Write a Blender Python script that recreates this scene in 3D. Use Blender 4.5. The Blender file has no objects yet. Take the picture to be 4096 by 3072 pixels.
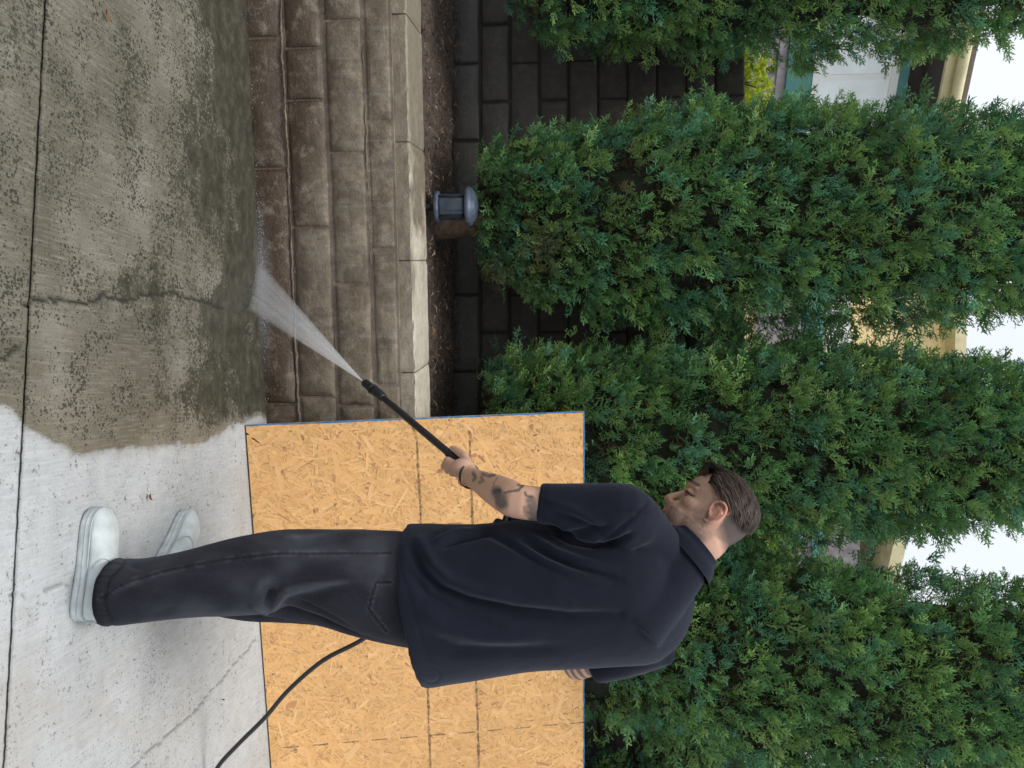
import bpy, bmesh, math, random
import numpy as np
from mathutils import Vector, Matrix

R = math.radians
rng = np.random.default_rng(7)
random.seed(7)
scene = bpy.context.scene

# ------------------------------------------------------------------ camera
FPX, CAMH, PITCH = 3600.0, 1.30, math.atan(282 / 3600.0)   # focal length in photo pixels, eye height, looking slightly down
_c, _s = math.cos(PITCH), math.sin(PITCH)
cam_data = bpy.data.cameras.new('camera')
cam_data.sensor_fit = 'HORIZONTAL'; cam_data.sensor_width = 36.0
cam_data.lens = 36.0 * FPX / 4096.0
cam_data.clip_start = 0.05; cam_data.clip_end = 500.0
cam = bpy.data.objects.new('camera', cam_data)
scene.collection.objects.link(cam)
# the photograph was taken with the camera turned on its side: the picture's right is the world's up
cam.matrix_world = Matrix(((0, -1, 0, 0), (_s, 0, -_c, 0), (_c, 0, _s, CAMH), (0, 0, 0, 1)))
cam_data.dof.use_dof = True
cam_data.dof.focus_distance = 3.1
cam_data.dof.aperture_fstop = 7.0
scene.camera = cam

# ------------------------------------------------------------------ sky, sun, exposure
world = bpy.data.worlds.new('World'); scene.world = world; world.use_nodes = True
wn = world.node_tree; wn.nodes.clear()
sky = wn.nodes.new('ShaderNodeTexSky'); sky.sky_type = 'NISHITA'; sky.sun_disc = False
SUN_EL, SUN_AZ = 70.0, 200.0          # azimuth from +Y, clockwise seen from above: behind the camera, a little to the left
sky.sun_elevation = R(SUN_EL); sky.sun_rotation = R(SUN_AZ)
sky.air_density = 1.0; sky.dust_density = 8.0; sky.ozone_density = 1.0
bg = wn.nodes.new('ShaderNodeBackground'); bg.inputs['Strength'].default_value = 0.15
wo = wn.nodes.new('ShaderNodeOutputWorld')
# a bright, thinly clouded sky: white haze over the blue, much the same all round
tc = wn.nodes.new('ShaderNodeTexCoord'); cn = wn.nodes.new('ShaderNodeTexNoise'); cn.inputs['Scale'].default_value = 2.5; cn.inputs['Detail'].default_value = 4
wn.links.new(tc.outputs['Generated'], cn.inputs['Vector'])
cr = wn.nodes.new('ShaderNodeValToRGB'); cr.color_ramp.elements[0].position = 0.3; cr.color_ramp.elements[0].color = (0.80, 0.80, 0.80, 1); cr.color_ramp.elements[1].position = 0.65; cr.color_ramp.elements[1].color = (0.97, 0.97, 0.97, 1)
wn.links.new(cn.outputs['Fac'], cr.inputs[0])
cm = wn.nodes.new('ShaderNodeMix'); cm.data_type = 'RGBA'; cm.inputs[7].default_value = (7.3, 7.7, 8.2, 1)
wn.links.new(cr.outputs[0], cm.inputs[0]); wn.links.new(sky.outputs[0], cm.inputs[6])
wn.links.new(cm.outputs[2], bg.inputs[0]); wn.links.new(bg.outputs[0], wo.inputs[0])

sun_data = bpy.data.lights.new('sun', 'SUN'); sun_data.energy = 2.2; sun_data.angle = R(20)
sun_data.color = (1.0, 0.96, 0.9)
sun = bpy.data.objects.new('sun', sun_data); scene.collection.objects.link(sun)
_az, _el = R(SUN_AZ), R(SUN_EL)
_sd = Vector((math.sin(_az) * math.cos(_el), math.cos(_az) * math.cos(_el), math.sin(_el)))
sun.rotation_euler = _sd.to_track_quat('Z', 'Y').to_euler()
sun.location = _sd * 20

scene.view_settings.view_transform = 'Standard'; scene.view_settings.look = 'None'
scene.view_settings.exposure = -0.12; scene.view_settings.gamma = 1.0
scene.view_settings.use_curve_mapping = False
scene.render.engine = 'CYCLES'
scene.cycles.use_denoising = True
scene.cycles.max_bounces = 8; scene.cycles.transparent_max_bounces = 24
scene.render.film_transparent = False

# ------------------------------------------------------------------ helpers
def ray(px, py):
    a, b = (py - 1536) / FPX, (px - 2048) / FPX
    return np.array([a, _c + b * _s, -_s + b * _c])
def at(px, py, Y):
    """the point at distance Y in front of the camera that stands where (px, py) is in the photograph"""
    d = ray(px, py); t = Y / d[1]
    return np.array([d[0] * t, Y, CAMH + d[2] * t])
def onz(px, py, z=0.0):
    d = ray(px, py); t = (z - CAMH) / d[2]
    return np.array([d[0] * t, d[1] * t, z])
def proj(P):
    P = np.asarray(P, float).reshape(-1, 3)
    z = P[:, 2] - CAMH
    dep = P[:, 1] * _c - z * _s; up = P[:, 1] * _s + z * _c
    return 2048 + FPX * up / dep, 1536 + FPX * P[:, 0] / dep

def link(o, parent=None):
    scene.collection.objects.link(o)
    if parent is not None:
        o.parent = parent
    return o
def tag(o, label=None, cat=None, group=None, kind=None):
    if label: o['label'] = label
    if cat: o['category'] = cat
    if group: o['group'] = group
    if kind: o['kind'] = kind
    return o
def empty(name, loc=(0, 0, 0)):
    o = bpy.data.objects.new(name, None); o.location = loc; o.empty_display_size = 0.1
    return link(o)
def mesh(name, V, F, mat=None, parent=None, smooth=False, attrs=None, local=None):
    """one mesh object; F is a list of index lists or an (n,k) array; V in world space, moved into the parent's space"""
    V = np.asarray(V, float)
    if parent is not None:
        V = V - np.array(parent.location) if parent.parent is None else V - np.array(parent.parent.location) - np.array(parent.location)
    me = bpy.data.meshes.new(name)
    if isinstance(F, np.ndarray):
        n, k = F.shape
        me.vertices.add(len(V)); me.vertices.foreach_set('co', V.astype(np.float32).ravel())
        me.loops.add(n * k); me.loops.foreach_set('vertex_index', F.astype(np.int32).ravel())
        me.polygons.add(n); me.polygons.foreach_set('loop_start', np.arange(0, n * k, k, dtype=np.int32))
        me.polygons.foreach_set('loop_total', np.full(n, k, dtype=np.int32))
        me.update(calc_edges=True)
    else:
        me.from_pydata([tuple(v) for v in V], [], F); me.update()
    if smooth:
        me.polygons.foreach_set('use_smooth', np.ones(len(me.polygons), bool))
    for nm, a in (attrs or {}).items():
        a = np.asarray(a, np.float32)
        if a.ndim == 1:
            at_ = me.attributes.new(nm, 'FLOAT', 'POINT'); at_.data.foreach_set('value', a)
        else:
            at_ = me.attributes.new(nm, 'FLOAT_COLOR', 'POINT')
            if a.shape[1] == 3: a = np.hstack([a, np.ones((len(a), 1), np.float32)])
            at_.data.foreach_set('color', a.ravel())
    if mat: me.materials.append(mat)
    return link(bpy.data.objects.new(name, me), parent)
def obj(name, me, parent=None):
    return link(bpy.data.objects.new(name, me), parent)

def hash3(i, j, k, seed=0):
    h = (i * 374761393 + j * 668265263 + k * 2147483647 + seed * 974711) & 0x7fffffff
    h = ((h ^ (h >> 13)) * 1274126177) & 0x7fffffff
    return ((h ^ (h >> 16)) & 0xffff) / 65535.0
def vnoise(P, scale, seed=0):
    P = np.asarray(P, float) * scale
    if P.shape[1] == 2: P = np.hstack([P, np.zeros((len(P), 1))])
    i = np.floor(P).astype(np.int64); f = P - i; f = f * f * (3 - 2 * f)
    r = 0
    for a in (0, 1):
        for b in (0, 1):
            for c in (0, 1):
                w = (f[:, 0] if a else 1 - f[:, 0]) * (f[:, 1] if b else 1 - f[:, 1]) * (f[:, 2] if c else 1 - f[:, 2])
                r = r + w * hash3(i[:, 0] + a, i[:, 1] + b, i[:, 2] + c, seed)
    return r
def fbm(P, scale, octaves=4, seed=0):
    r, amp, tot = 0, 1.0, 0
    for o in range(octaves):
        r = r + amp * vnoise(P, scale * 2 ** o, seed + o * 17); tot += amp; amp *= 0.5
    return r / tot
def sstep(a, b, x):
    t = np.clip((x - a) / (b - a), 0, 1); return t * t * (3 - 2 * t)
def seg_dist(Q, poly):
    """distance of the 2-d points Q to a polyline, and the parameter 0..1 along it"""
    Q = np.asarray(Q, float); best = np.full(len(Q), 1e9); par = np.zeros(len(Q)); n = len(poly) - 1
    for k in range(n):
        a = np.array(poly[k], float); b = np.array(poly[k + 1], float); d = b - a
        t = np.clip(((Q - a) @ d) / max(d @ d, 1e-12), 0, 1)
        dist = np.linalg.norm(Q - (a + t[:, None] * d), axis=1)
        m = dist < best; best[m] = dist[m]; par[m] = (k + t[m]) / n
    return best, par

# ---- meshes from simple pieces
def box_vf(x0, x1, y0, y1, z0, z1):
    V = [(x, y, z) for x in (x0, x1) for y in (y0, y1) for z in (z0, z1)]
    F = [[0, 1, 3, 2], [4, 6, 7, 5], [0, 4, 5, 1], [2, 3, 7, 6], [0, 2, 6, 4], [1, 5, 7, 3]]
    return np.array(V, float), F
def join_vf(parts):
    V, F, n = [], [], 0
    for v, f in parts:
        V.append(np.asarray(v, float)); F += [[i + n for i in q] for q in f]; n += len(v)
    return np.vstack(V), F
def frame_of(t, up=(0, 0, 1)):
    t = np.asarray(t, float); t = t / np.linalg.norm(t)
    u = np.asarray(up, float); u = u - t * (u @ t)
    if np.linalg.norm(u) < 1e-4: u = np.array([1.0, 0, 0]) - t * t[0]
    u /= np.linalg.norm(u); return t, u, np.cross(t, u)
def catmull(P, sub):
    P = np.asarray(P, float); n = len(P); out = []
    for i in range(n - 1):
        p0, p1, p2, p3 = P[max(i - 1, 0)], P[i], P[i + 1], P[min(i + 2, n - 1)]
        for k in range(sub):
            t = k / sub
            out.append(0.5 * ((2 * p1) + (-p0 + p2) * t + (2 * p0 - 5 * p1 + 4 * p2 - p3) * t ** 2 + (-p0 + 3 * p1 - 3 * p2 + p3) * t ** 3))
    out.append(P[-1]); return np.array(out)
def tube(pts, rad, seg=12, sub=4, round_ends=True, flat=1.0, up=(0, 0, 1)):
    """closed tube through pts with radii rad (flat < 1 squashes it across 'up')"""
    D = np.hstack([np.asarray(pts, float), np.asarray(rad, float).reshape(-1, 1)])
    D = catmull(D, sub) if sub > 1 and len(D) > 1 else D
    P, r = D[:, :3], np.maximum(D[:, 3], 1e-5)
    T = np.gradient(P, axis=0)
    if round_ends:
        t0 = T[0] / np.linalg.norm(T[0]); t1 = T[-1] / np.linalg.norm(T[-1])
        a = np.array([0.95, 0.8, 0.5]); q = np.sqrt(1 - a ** 2)
        P = np.vstack([[P[0] - t0 * r[0] * k for k in a], P, [P[-1] + t1 * r[-1] * k for k in a[::-1]]])
        r = np.concatenate([r[0] * q, r, r[-1] * q[::-1]]); T = np.vstack([[t0] * 3, T, [t1] * 3])
    n = len(P); V = []; u0 = np.asarray(up, float)
    for i in range(n):
        t, u, w = frame_of(T[i], u0); u0 = u
        for k in range(seg):
            a = 2 * math.pi * k / seg
            V.append(P[i] + u * math.cos(a) * r[i] + w * math.sin(a) * r[i] * flat)
    F = [[i * seg + k, i * seg + (k + 1) % seg, (i + 1) * seg + (k + 1) % seg, (i + 1) * seg + k] for i in range(n - 1) for k in range(seg)]
    F.append([k for k in range(seg)][::-1]); F.append([(n - 1) * seg + k for k in range(seg)])
    return np.array(V), F
def loft(rings):
    n, seg = len(rings), len(rings[0]); V = np.vstack(rings)
    F = [[i * seg + k, i * seg + (k + 1) % seg, (i + 1) * seg + (k + 1) % seg, (i + 1) * seg + k] for i in range(n - 1) for k in range(seg)]
    F.append([k for k in range(seg)][::-1]); F.append([(n - 1) * seg + k for k in range(seg)])
    return V, F
def lathe(profile, seg=24, c=(0, 0, 0)):
    return loft([np.array([[c[0] + r * math.cos(2 * math.pi * k / seg), c[1] + r * math.sin(2 * math.pi * k / seg), c[2] + z] for k in range(seg)]) for r, z in profile])
def ellipsoid(c, rx, ry, rz, M=None, n=12):
    V, F = [], []
    for i in range(1, n):
        th = math.pi * i / n
        for k in range(2 * n):
            ph = math.pi * k / n; V.append((rx * math.sin(th) * math.cos(ph), ry * math.sin(th) * math.sin(ph), rz * math.cos(th)))
    V += [(0, 0, rz), (0, 0, -rz)]; m = 2 * n; T, B = len(V) - 2, len(V) - 1
    for i in range(n - 2):
        for k in range(m): F.append([i * m + k, (i + 1) * m + k, (i + 1) * m + (k + 1) % m, i * m + (k + 1) % m])
    for k in range(m): F.append([T, k, (k + 1) % m]); F.append([B, (n - 2) * m + (k + 1) % m, (n - 2) * m + k])
    V = np.array(V)
    if M is not None: V = V @ np.asarray(M).T
    return V + np.asarray(c), F

# ---- materials
def nmat(name):
    m = bpy.data.materials.new(name); m.use_nodes = True; nt = m.node_tree; nt.nodes.clear()
    out = nt.nodes.new('ShaderNodeOutputMaterial'); b = nt.nodes.new('ShaderNodeBsdfPrincipled')
    nt.links.new(b.outputs[0], out.inputs[0])
    return m, nt, b, out
class G:
    """short hand for building node trees"""
    def __init__(s, nt): s.nt = nt
    def n(s, t, **kw):
        x = s.nt.nodes.new(t)
        for k, v in kw.items():
            if k.startswith('i_'): s.set(x, k[2:], v)
            else: setattr(x, k, v)
        return x
    def set(s, node, key, v):
        key = int(key) if key.isdigit() else key
        if hasattr(v, 'is_output') or isinstance(v, bpy.types.NodeSocket): s.nt.links.new(v, node.inputs[key])
        else: node.inputs[key].default_value = v
    def coord(s): return s.n('ShaderNodeTexCoord').outputs['Object']
    def mapping(s, v, scale=(1, 1, 1), rot=(0, 0, 0)):
        x = s.n('ShaderNodeMapping'); s.nt.links.new(v, x.inputs[0]); x.inputs['Scale'].default_value = scale; x.inputs['Rotation'].default_value = rot
        return x.outputs[0]
    def noise(s, v, scale, detail=4, rough=0.55, dist=0.0):
        x = s.n('ShaderNodeTexNoise'); s.nt.links.new(v, x.inputs['Vector'])
        x.inputs['Scale'].default_value = scale; x.inputs['Detail'].default_value = detail; x.inputs['Roughness'].default_value = rough; x.inputs['Distortion'].default_value = dist
        return x.outputs['Fac']
    def ramp(s, f, stops, interp='LINEAR'):
        x = s.n('ShaderNodeValToRGB'); x.color_ramp.interpolation = interp
        e = x.color_ramp.elements
        while len(e) < len(stops): e.new(0.5)
        for q, (p, c) in zip(e, stops):
            q.position = p; q.color = (*c, 1) if not isinstance(c, (int, float)) else (c, c, c, 1)
        s.nt.links.new(f, x.inputs[0]); return x.outputs[0]
    def mix(s, f, a, b, mode='MIX'):
        x = s.n('ShaderNodeMix', data_type='RGBA', blend_type=mode)
        for key, v in ((0, f), (6, a), (7, b)):
            if isinstance(v, bpy.types.NodeSocket): s.nt.links.new(v, x.inputs[key])
            elif key == 0: x.inputs[0].default_value = v
            else: x.inputs[key].default_value = (*v, 1) if len(v) == 3 else v
        return x.outputs[2]
    def math(s, op, a, b=None, clamp=False):
        x = s.n('ShaderNodeMath', operation=op, use_clamp=clamp)
        for k, v in enumerate((a, b)):
            if v is None: continue
            if isinstance(v, bpy.types.NodeSocket): s.nt.links.new(v, x.inputs[k])
            else: x.inputs[k].default_value = v
        return x.outputs[0]
    def attr(s, name, out='Fac'):
        x = s.n('ShaderNodeAttribute'); x.attribute_name = name; return x.outputs[out]
    def bump(s, h, strength=0.5, dist=0.01):
        x = s.n('ShaderNodeBump'); x.inputs['Strength'].default_value = strength; x.inputs['Distance'].default_value = dist
        s.nt.links.new(h, x.inputs['Height']); return x.outputs[0]
def plain(name, col, rough=0.6, var=0.15, scale=20, bump=0.2, bscale=120, metal=0.0, spec=0.5, detail=4):
    m, nt, b, out = nmat(name); g = G(nt); co = g.coord()
    n = g.noise(co, scale, detail)
    lo = tuple(c * (1 - var) for c in col); hi = tuple(min(1, c * (1 + var)) for c in col)
    nt.links.new(g.ramp(n, [(0.3, lo), (0.7, hi)]), b.inputs['Base Color'])
    b.inputs['Roughness'].default_value = rough; b.inputs['Metallic'].default_value = metal; b.inputs['Specular IOR Level'].default_value = spec
    if bump: nt.links.new(g.bump(g.noise(co, bscale, 4), bump, 0.004), b.inputs['Normal'])
    return m

# ================================================================== THE SETTING
# ------------------------------------------------------------------ materials of the ground
def concrete_mat():
    m, nt, b, out = nmat('concrete'); g = G(nt); co = g.coord()
    wet, moss, crack, speck = g.attr('wet'), g.attr('moss'), g.attr('crack'), g.attr('speck')
    n1 = g.noise(co, 2.2, 5, 0.6); n2 = g.noise(co, 18, 6, 0.65); n3 = g.noise(co, 160, 5, 0.7)
    broom = g.noise(g.mapping(co, (150, 9, 1)), 1.0, 3, 0.6)
    dry = g.ramp(n1, [(0.3, (0.375, 0.39, 0.40)), (0.7, (0.475, 0.495, 0.505))])
    dry = g.mix(g.ramp(n2, [(0.46, 0.0), (0.62, 0.35)]), dry, (0.30, 0.305, 0.31))
    dry = g.mix(g.ramp(broom, [(0.4, 0.0), (0.7, 0.40)]), dry, (0.60, 0.61, 0.615))
    dry = g.mix(g.ramp(g.noise(co, 1.7, 5, 0.6, 0.6), [(0.50, 0.0), (0.66, 0.45)]), dry, (0.36, 0.325, 0.275))
    wetc = g.ramp(n1, [(0.32, (0.095, 0.086, 0.062)), (0.5, (0.158, 0.145, 0.112)), (0.68, (0.245, 0.230, 0.190))])
    wetc = g.mix(g.ramp(broom, [(0.48, 0.0), (0.74, 0.32)]), wetc, (0.42, 0.40, 0.34))
    wn_ = g.math('ADD', wet, g.math('MULTIPLY', g.math('SUBTRACT', n2, 0.5), 0.25))
    wf = g.ramp(wn_, [(0.22, 0.0), (0.42, 0.22), (0.56, 1.0)])
    col = g.mix(wf, dry, wetc)
    # black lichen specks, at three sizes; each cell holds at most one speck
    clus = g.ramp(g.noise(co, 7, 4, 0.6), [(0.36, 0.25), (0.62, 1.0)])
    sp = None
    for sc, rmax, cut in ((150, 0.50, 0.08), (85, 0.42, 0.30), (40, 0.26, 0.70)):
        v1 = g.n('ShaderNodeTexVoronoi', feature='F1'); v1.inputs['Scale'].default_value = sc; v1.inputs['Randomness'].default_value = 1.0
        dv = g.n('ShaderNodeVectorMath', operation='ADD'); nt.links.new(g.mapping(co, (1, 0.8, 1)), dv.inputs[0])
        dn = g.n('ShaderNodeTexNoise'); nt.links.new(co, dn.inputs['Vector']); dn.inputs['Scale'].default_value = sc * 2.2; dn.inputs['Detail'].default_value = 3
        dm = g.n('ShaderNodeVectorMath', operation='SCALE'); nt.links.new(dn.outputs['Color'], dm.inputs[0]); dm.inputs['Scale'].default_value = 0.9 / sc
        nt.links.new(dm.outputs[0], dv.inputs[1]); nt.links.new(dv.outputs[0], v1.inputs['Vector'])
        sc_ = g.n('ShaderNodeSeparateColor'); nt.links.new(v1.outputs['Color'], sc_.inputs[0])
        rad_ = g.math('MULTIPLY', g.math('MULTIPLY', g.math('SUBTRACT', sc_.outputs[0], cut), rmax / (1 - cut)), g.math('MULTIPLY', g.math('MULTIPLY', speck, clus), 1.5))
        one = g.math('GREATER_THAN', rad_, v1.outputs['Distance'])
        sp = one if sp is None else g.math('MAXIMUM', sp, one)
    col = g.mix(g.math('MULTIPLY', sp, 0.85), col, g.mix(wf, (0.20, 0.20, 0.195), (0.022, 0.022, 0.017)))
    col = g.mix(g.math('MULTIPLY', g.ramp(n3, [(0.50, 0.0), (0.66, 0.55)]), g.math('MULTIPLY', speck, 0.9)), col, g.mix(wf, (0.24, 0.24, 0.235), (0.075, 0.072, 0.058)))
    # olive moss film
    mn = g.math('ADD', moss, g.math('MULTIPLY', g.math('SUBTRACT', g.noise(g.mapping(co, (1.4, 1, 1)), 60, 6, 0.72), 0.5), 4.5))
    mn = g.math('ADD', mn, g.math('MULTIPLY', g.math('SUBTRACT', g.noise(co, 16, 5, 0.65), 0.5), 2.2))
    mf = g.ramp(mn, [(0.40, 0.0), (0.95, 0.92)])
    mcol = g.ramp(n2, [(0.35, (0.028, 0.026, 0.018)), (0.5, (0.044, 0.042, 0.028)), (0.68, (0.082, 0.075, 0.050))])
    col = g.mix(mf, col, mcol)
    col = g.mix(crack, col, g.mix(wf, (0.13, 0.13, 0.125), (0.025, 0.025, 0.02)))
    nt.links.new(col, b.inputs['Base Color'])
    rr = g.math('SUBTRACT', 0.88, g.math('MULTIPLY', wf, g.ramp(n2, [(0.3, 0.52), (0.7, 0.25)])))
    nt.links.new(rr, b.inputs['Roughness'])
    h = g.math('ADD', g.math('MULTIPLY', n3, 0.6), g.math('MULTIPLY', broom, 0.5))
    nt.links.new(g.bump(h, 0.35, 0.003), b.inputs['Normal'])
    return m
M_conc = concrete_mat()
M_joint = plain('joint_dirt', (0.07, 0.068, 0.06), 0.95, 0.5, 60, 0.4)
M_base = plain('ground', (0.30, 0.29, 0.27), 0.95, 0.2, 3, 0.3)

# ------------------------------------------------------------------ ground and driveway
ground_o = mesh('ground', [(-60, -40, -0.06), (60, -40, -0.06), (60, 80, -0.06), (-60, 80, -0.06)], [[0, 1, 2, 3]], M_base)
tag(ground_o, 'concrete and earth ground reaching beyond the houses', 'ground', kind='structure')

WA, WB = onz(987, 0), onz(1068, 1660)                 # foot of the low wall, left and right
wdir = (WB - WA) / np.linalg.norm(WB - WA); wnor = np.array([-wdir[1], wdir[0], 0.0])    # wnor points away from the camera
def wall_pt(px, py, off=0.0):
    """photo pixel on the front plane of the low wall"""
    d = ray(px, py); o = np.array([0, 0, CAMH]); q = WA + wnor * off
    t = ((q - o) @ wnor) / (d @ wnor); p = o + d * t
    return (p - WA) @ wdir, p[2]
JA, JB = onz(187, 0), onz(18, 3072)                    # the expansion joint in the slab
def jy(x): return JA[1] + (x - JA[0]) * (JB[1] - JA[1]) / (JB[0] - JA[0])
def wy(x): return WA[1] + (x - WA[0]) * (WB[1] - WA[1]) / (WB[0] - WA[0])

z2 = lambda x, y: (x / 1.659, 900 + y / 1.659)         # read-outs taken from an enlargement of the photograph
vw = lambda x, y: (x * 1.8517, y * 1.8517)
def gxy(pts): return [onz(*p)[:2] for p in pts]
cracks = [
    (gxy([z2(*p) for p in [(165, 530), (240, 490), (350, 500), (480, 515), (600, 512), (660, 482), (700, 460), (760, 482), (820, 507), (900, 495), (960, 465), (1060, 455), (1150, 455), (1230, 480), (1330, 500), (1400, 520), (1490, 560)]]), 0.0042, 1.0),
    (gxy([z2(*p) for p in [(-60, 890), (0, 875), (40, 865), (70, 840), (110, 800), (140, 803)]]), 0.0038, 1.0),
    (gxy([z2(*p) for p in [(70, 840), (95, 846), (140, 850)]]), 0.0022, 1.0),
    (gxy([vw(*p) for p in [(22, 1288), (48, 1284), (55, 1290), (62, 1282), (85, 1275), (100, 1272), (118, 1268), (135, 1262), (160, 1258)]]), 0.0022, 0.6),
    (gxy([vw(*p) for p in [(553, 1382), (528, 1412), (500, 1441), (480, 1470), (452, 1498), (428, 1530), (395, 1560), (372, 1580), (345, 1604), (310, 1632), (283, 1659), (240, 1700)]]), 0.0036, 0.72)]
wet_edge = gxy([vw(*p) for p in [(-60, 860), (0, 868), (20, 876), (42, 893), (62, 910), (82, 922), (115, 946), (150, 968), (190, 977), (230, 975), (300, 966), (370, 955), (430, 945), (480, 930), (530, 915), (560, 900)]])
def slab_attrs(V):
    Q = V[:, :2]; n = len(V)
    px, py = proj(np.hstack([Q, np.zeros((n, 1))]))
    # signed distance to the edge of the wet patch; wet to the left of it
    we = np.array(wet_edge); o = np.argsort(we[:, 1])
    ex = np.interp(Q[:, 1], we[o, 1], we[o, 0])
    jit = (fbm(Q, 3, 4, 3) - 0.5) * 0.05 + (fbm(Q, 22, 3, 5) - 0.5) * 0.03
    sd = ex - Q[:, 0] + jit
    wet = 0.5 * sstep(-0.07, 0.0, sd) + 0.5 * sstep(-0.012, 0.03, sd)
    dist_wall = wy(Q[:, 0]) - Q[:, 1]
    # damp fringe along the board
    fringe = sstep(0.30, 0.0, dist_wall) * sstep(0.55, -0.1, Q[:, 0] - 0.1) * 0.5
    wet = np.maximum(wet, fringe * (0.6 + 0.8 * fbm(Q, 9, 3, 11)))
    wl = sstep(-0.02, 0.06, sd)
    bw = np.interp(Q[:, 0], [-1.6, -0.95, -0.45, 0.1], [0.42, 0.34, 0.16, 0.09]) * (0.75 + 0.5 * fbm(Q, 5, 3, 77))
    moss = wl * (1.7 * sstep(1.0, 0.5, dist_wall / bw) + 1.0 * sstep(0.85, 0.30, dist_wall) * sstep(0.40, 0.60, fbm(Q, 4.6, 3, 21)) + 0.55 * sstep(0.50, 0.66, fbm(Q, 2.6, 4, 27)))
    moss = moss + wl * 0.42 * sstep(0.62, 0.2, dist_wall)
    for cx, cy, rx, ry, a in [(500, 1150, 170, 95, 0.8), (800, 1580, 130, 110, 1.0), (850, 1280, 80, 120, 0.9), (840, 900, 80, 150, 0.8), (830, 620, 90, 160, 0.8), (820, 330, 100, 200, 0.8), (80, 150, 120, 200, 0.5), (400, 420, 180, 160, 0.3), (200, 650, 160, 160, 0.35)]:
        moss = moss + wl * a * np.exp(-(((px - cx) / rx) ** 2 + ((py - cy) / ry) ** 2)) * (0.6 + 0.8 * fbm(Q, 12, 3, 31))
    for cx, cy, rx, ry in [(420, 960, 150, 60), (220, 1330, 60, 70), (540, 1450, 70, 120)]:   # rinsed paler spots
        moss = moss - 0.35 * np.exp(-(((px - cx) / rx) ** 2 + ((py - cy) / ry) ** 2))
    pale = sum(np.exp(-(((px - cx) / rx) ** 2 + ((py - cy) / ry) ** 2)) for cx, cy, rx, ry in [(420, 960, 170, 60), (230, 1340, 60, 60)])
    speck = np.clip(0.42 + wl * 0.52 - 0.5 * np.clip(pale, 0, 1) * wl + 0.32 * np.exp(-(((px - 620) / 170) ** 2 + ((py - 2850) / 230) ** 2)) + 0.22 * np.exp(-(((px - 800) / 140) ** 2 + ((py - 1850) / 160) ** 2)), 0, 1)
    crack = np.zeros(n)
    for pl, w, s in cracks:
        dd, tt = seg_dist(Q + (np.stack([vnoise(Q, 45, 1), vnoise(Q, 45, 2)], 1) - 0.5) * 0.012, pl)
        crack = np.maximum(crack, s * sstep(w * 1.7, w * 0.6, dd * (0.75 + 0.5 * vnoise(Q, 30, 9))))
    return dict(wet=np.clip(wet, 0, 1), moss=np.clip(moss, 0, 1.9), crack=crack, speck=speck)
def axis(lo, hi, fine, a, b, coarse):
    x = list(np.arange(a, b, fine)) + [b]
    l = list(np.arange(lo, a, coarse)); r = list(np.arange(b + coarse, hi, coarse)) + [hi]
    return np.array(l + x + r)
driveway = empty('driveway', (0, 0, 0)); tag(driveway, 'concrete driveway of slabs, wet and mossy on one side and dry on the other', 'driveway', kind='structure')
def slab(y0f, y1f, xs, ts):
    X, T = np.meshgrid(xs, ts, indexing='ij'); Y = y0f(X) + (y1f(X) - y0f(X)) * T
    V = np.stack([X.ravel(), Y.ravel(), np.zeros(X.size)], 1); A = slab_attrs(V)
    edge = 0.004 * (fbm(V[:, :2], 60, 2, 4) - 0.5)
    V[:, 2] += 0.0035 * (fbm(V[:, :2], 1.5, 3, 2) - 0.5) - A['crack'] * 0.006
    nx, nt_ = len(xs), len(ts)
    rim = np.zeros(X.shape, bool); rim[:, 0] = rim[:, -1] = True; rim = rim.ravel()
    V[rim, 2] -= 0.003; V[rim, 1] += edge[rim] * 1.5
    idx = np.arange(nx * nt_).reshape(nx, nt_)
    F = np.stack([idx[:-1, :-1].ravel(), idx[1:, :-1].ravel(), idx[1:, 1:].ravel(), idx[:-1, 1:].ravel()], 1)
    base = len(V); extra = []
    W = [V]; FF = [F]
    for col in (idx[:, 0], idx[:, -1]):                # the broken edge of the slab goes down into the joint
        low = V[col].copy(); low[:, 2] = -0.05; k = base + np.arange(nx); base += nx; W.append(low)
        FF.append(np.stack([col[:-1], col[1:], k[1:], k[:-1]], 1))
        for key in A: A[key] = np.concatenate([A[key], A[key][col]])
    return mesh('slab', np.vstack(W), np.vstack(FF), M_conc, driveway, True, A)
xs = axis(-6, 6, 0.009, -1.75, 1.9, 0.35)
slab(lambda x: jy(x) + 0.0035, lambda x: wy(x) + 0.02, xs, np.linspace(0, 1, 185))
slab(lambda x: jy(x) * 0 + 1.2, lambda x: jy(x) - 0.0035, xs, np.linspace(0, 1, 90) ** 0.8)
slab(lambda x: x * 0 - 5.0, lambda x: x * 0 + 1.193, axis(-6, 6, 0.3, -2, 2, 0.5), np.linspace(0, 1, 20))
mesh('joint_filler', [(JA[0] * 4, jy(JA[0] * 4) - 0.012, -0.009), (JB[0] * 5, jy(JB[0] * 5) - 0.012, -0.009), (JB[0] * 5, jy(JB[0] * 5) + 0.012, -0.009), (JA[0] * 4, jy(JA[0] * 4) + 0.012, -0.009)], [[0, 1, 2, 3]], M_joint, driveway)

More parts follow.
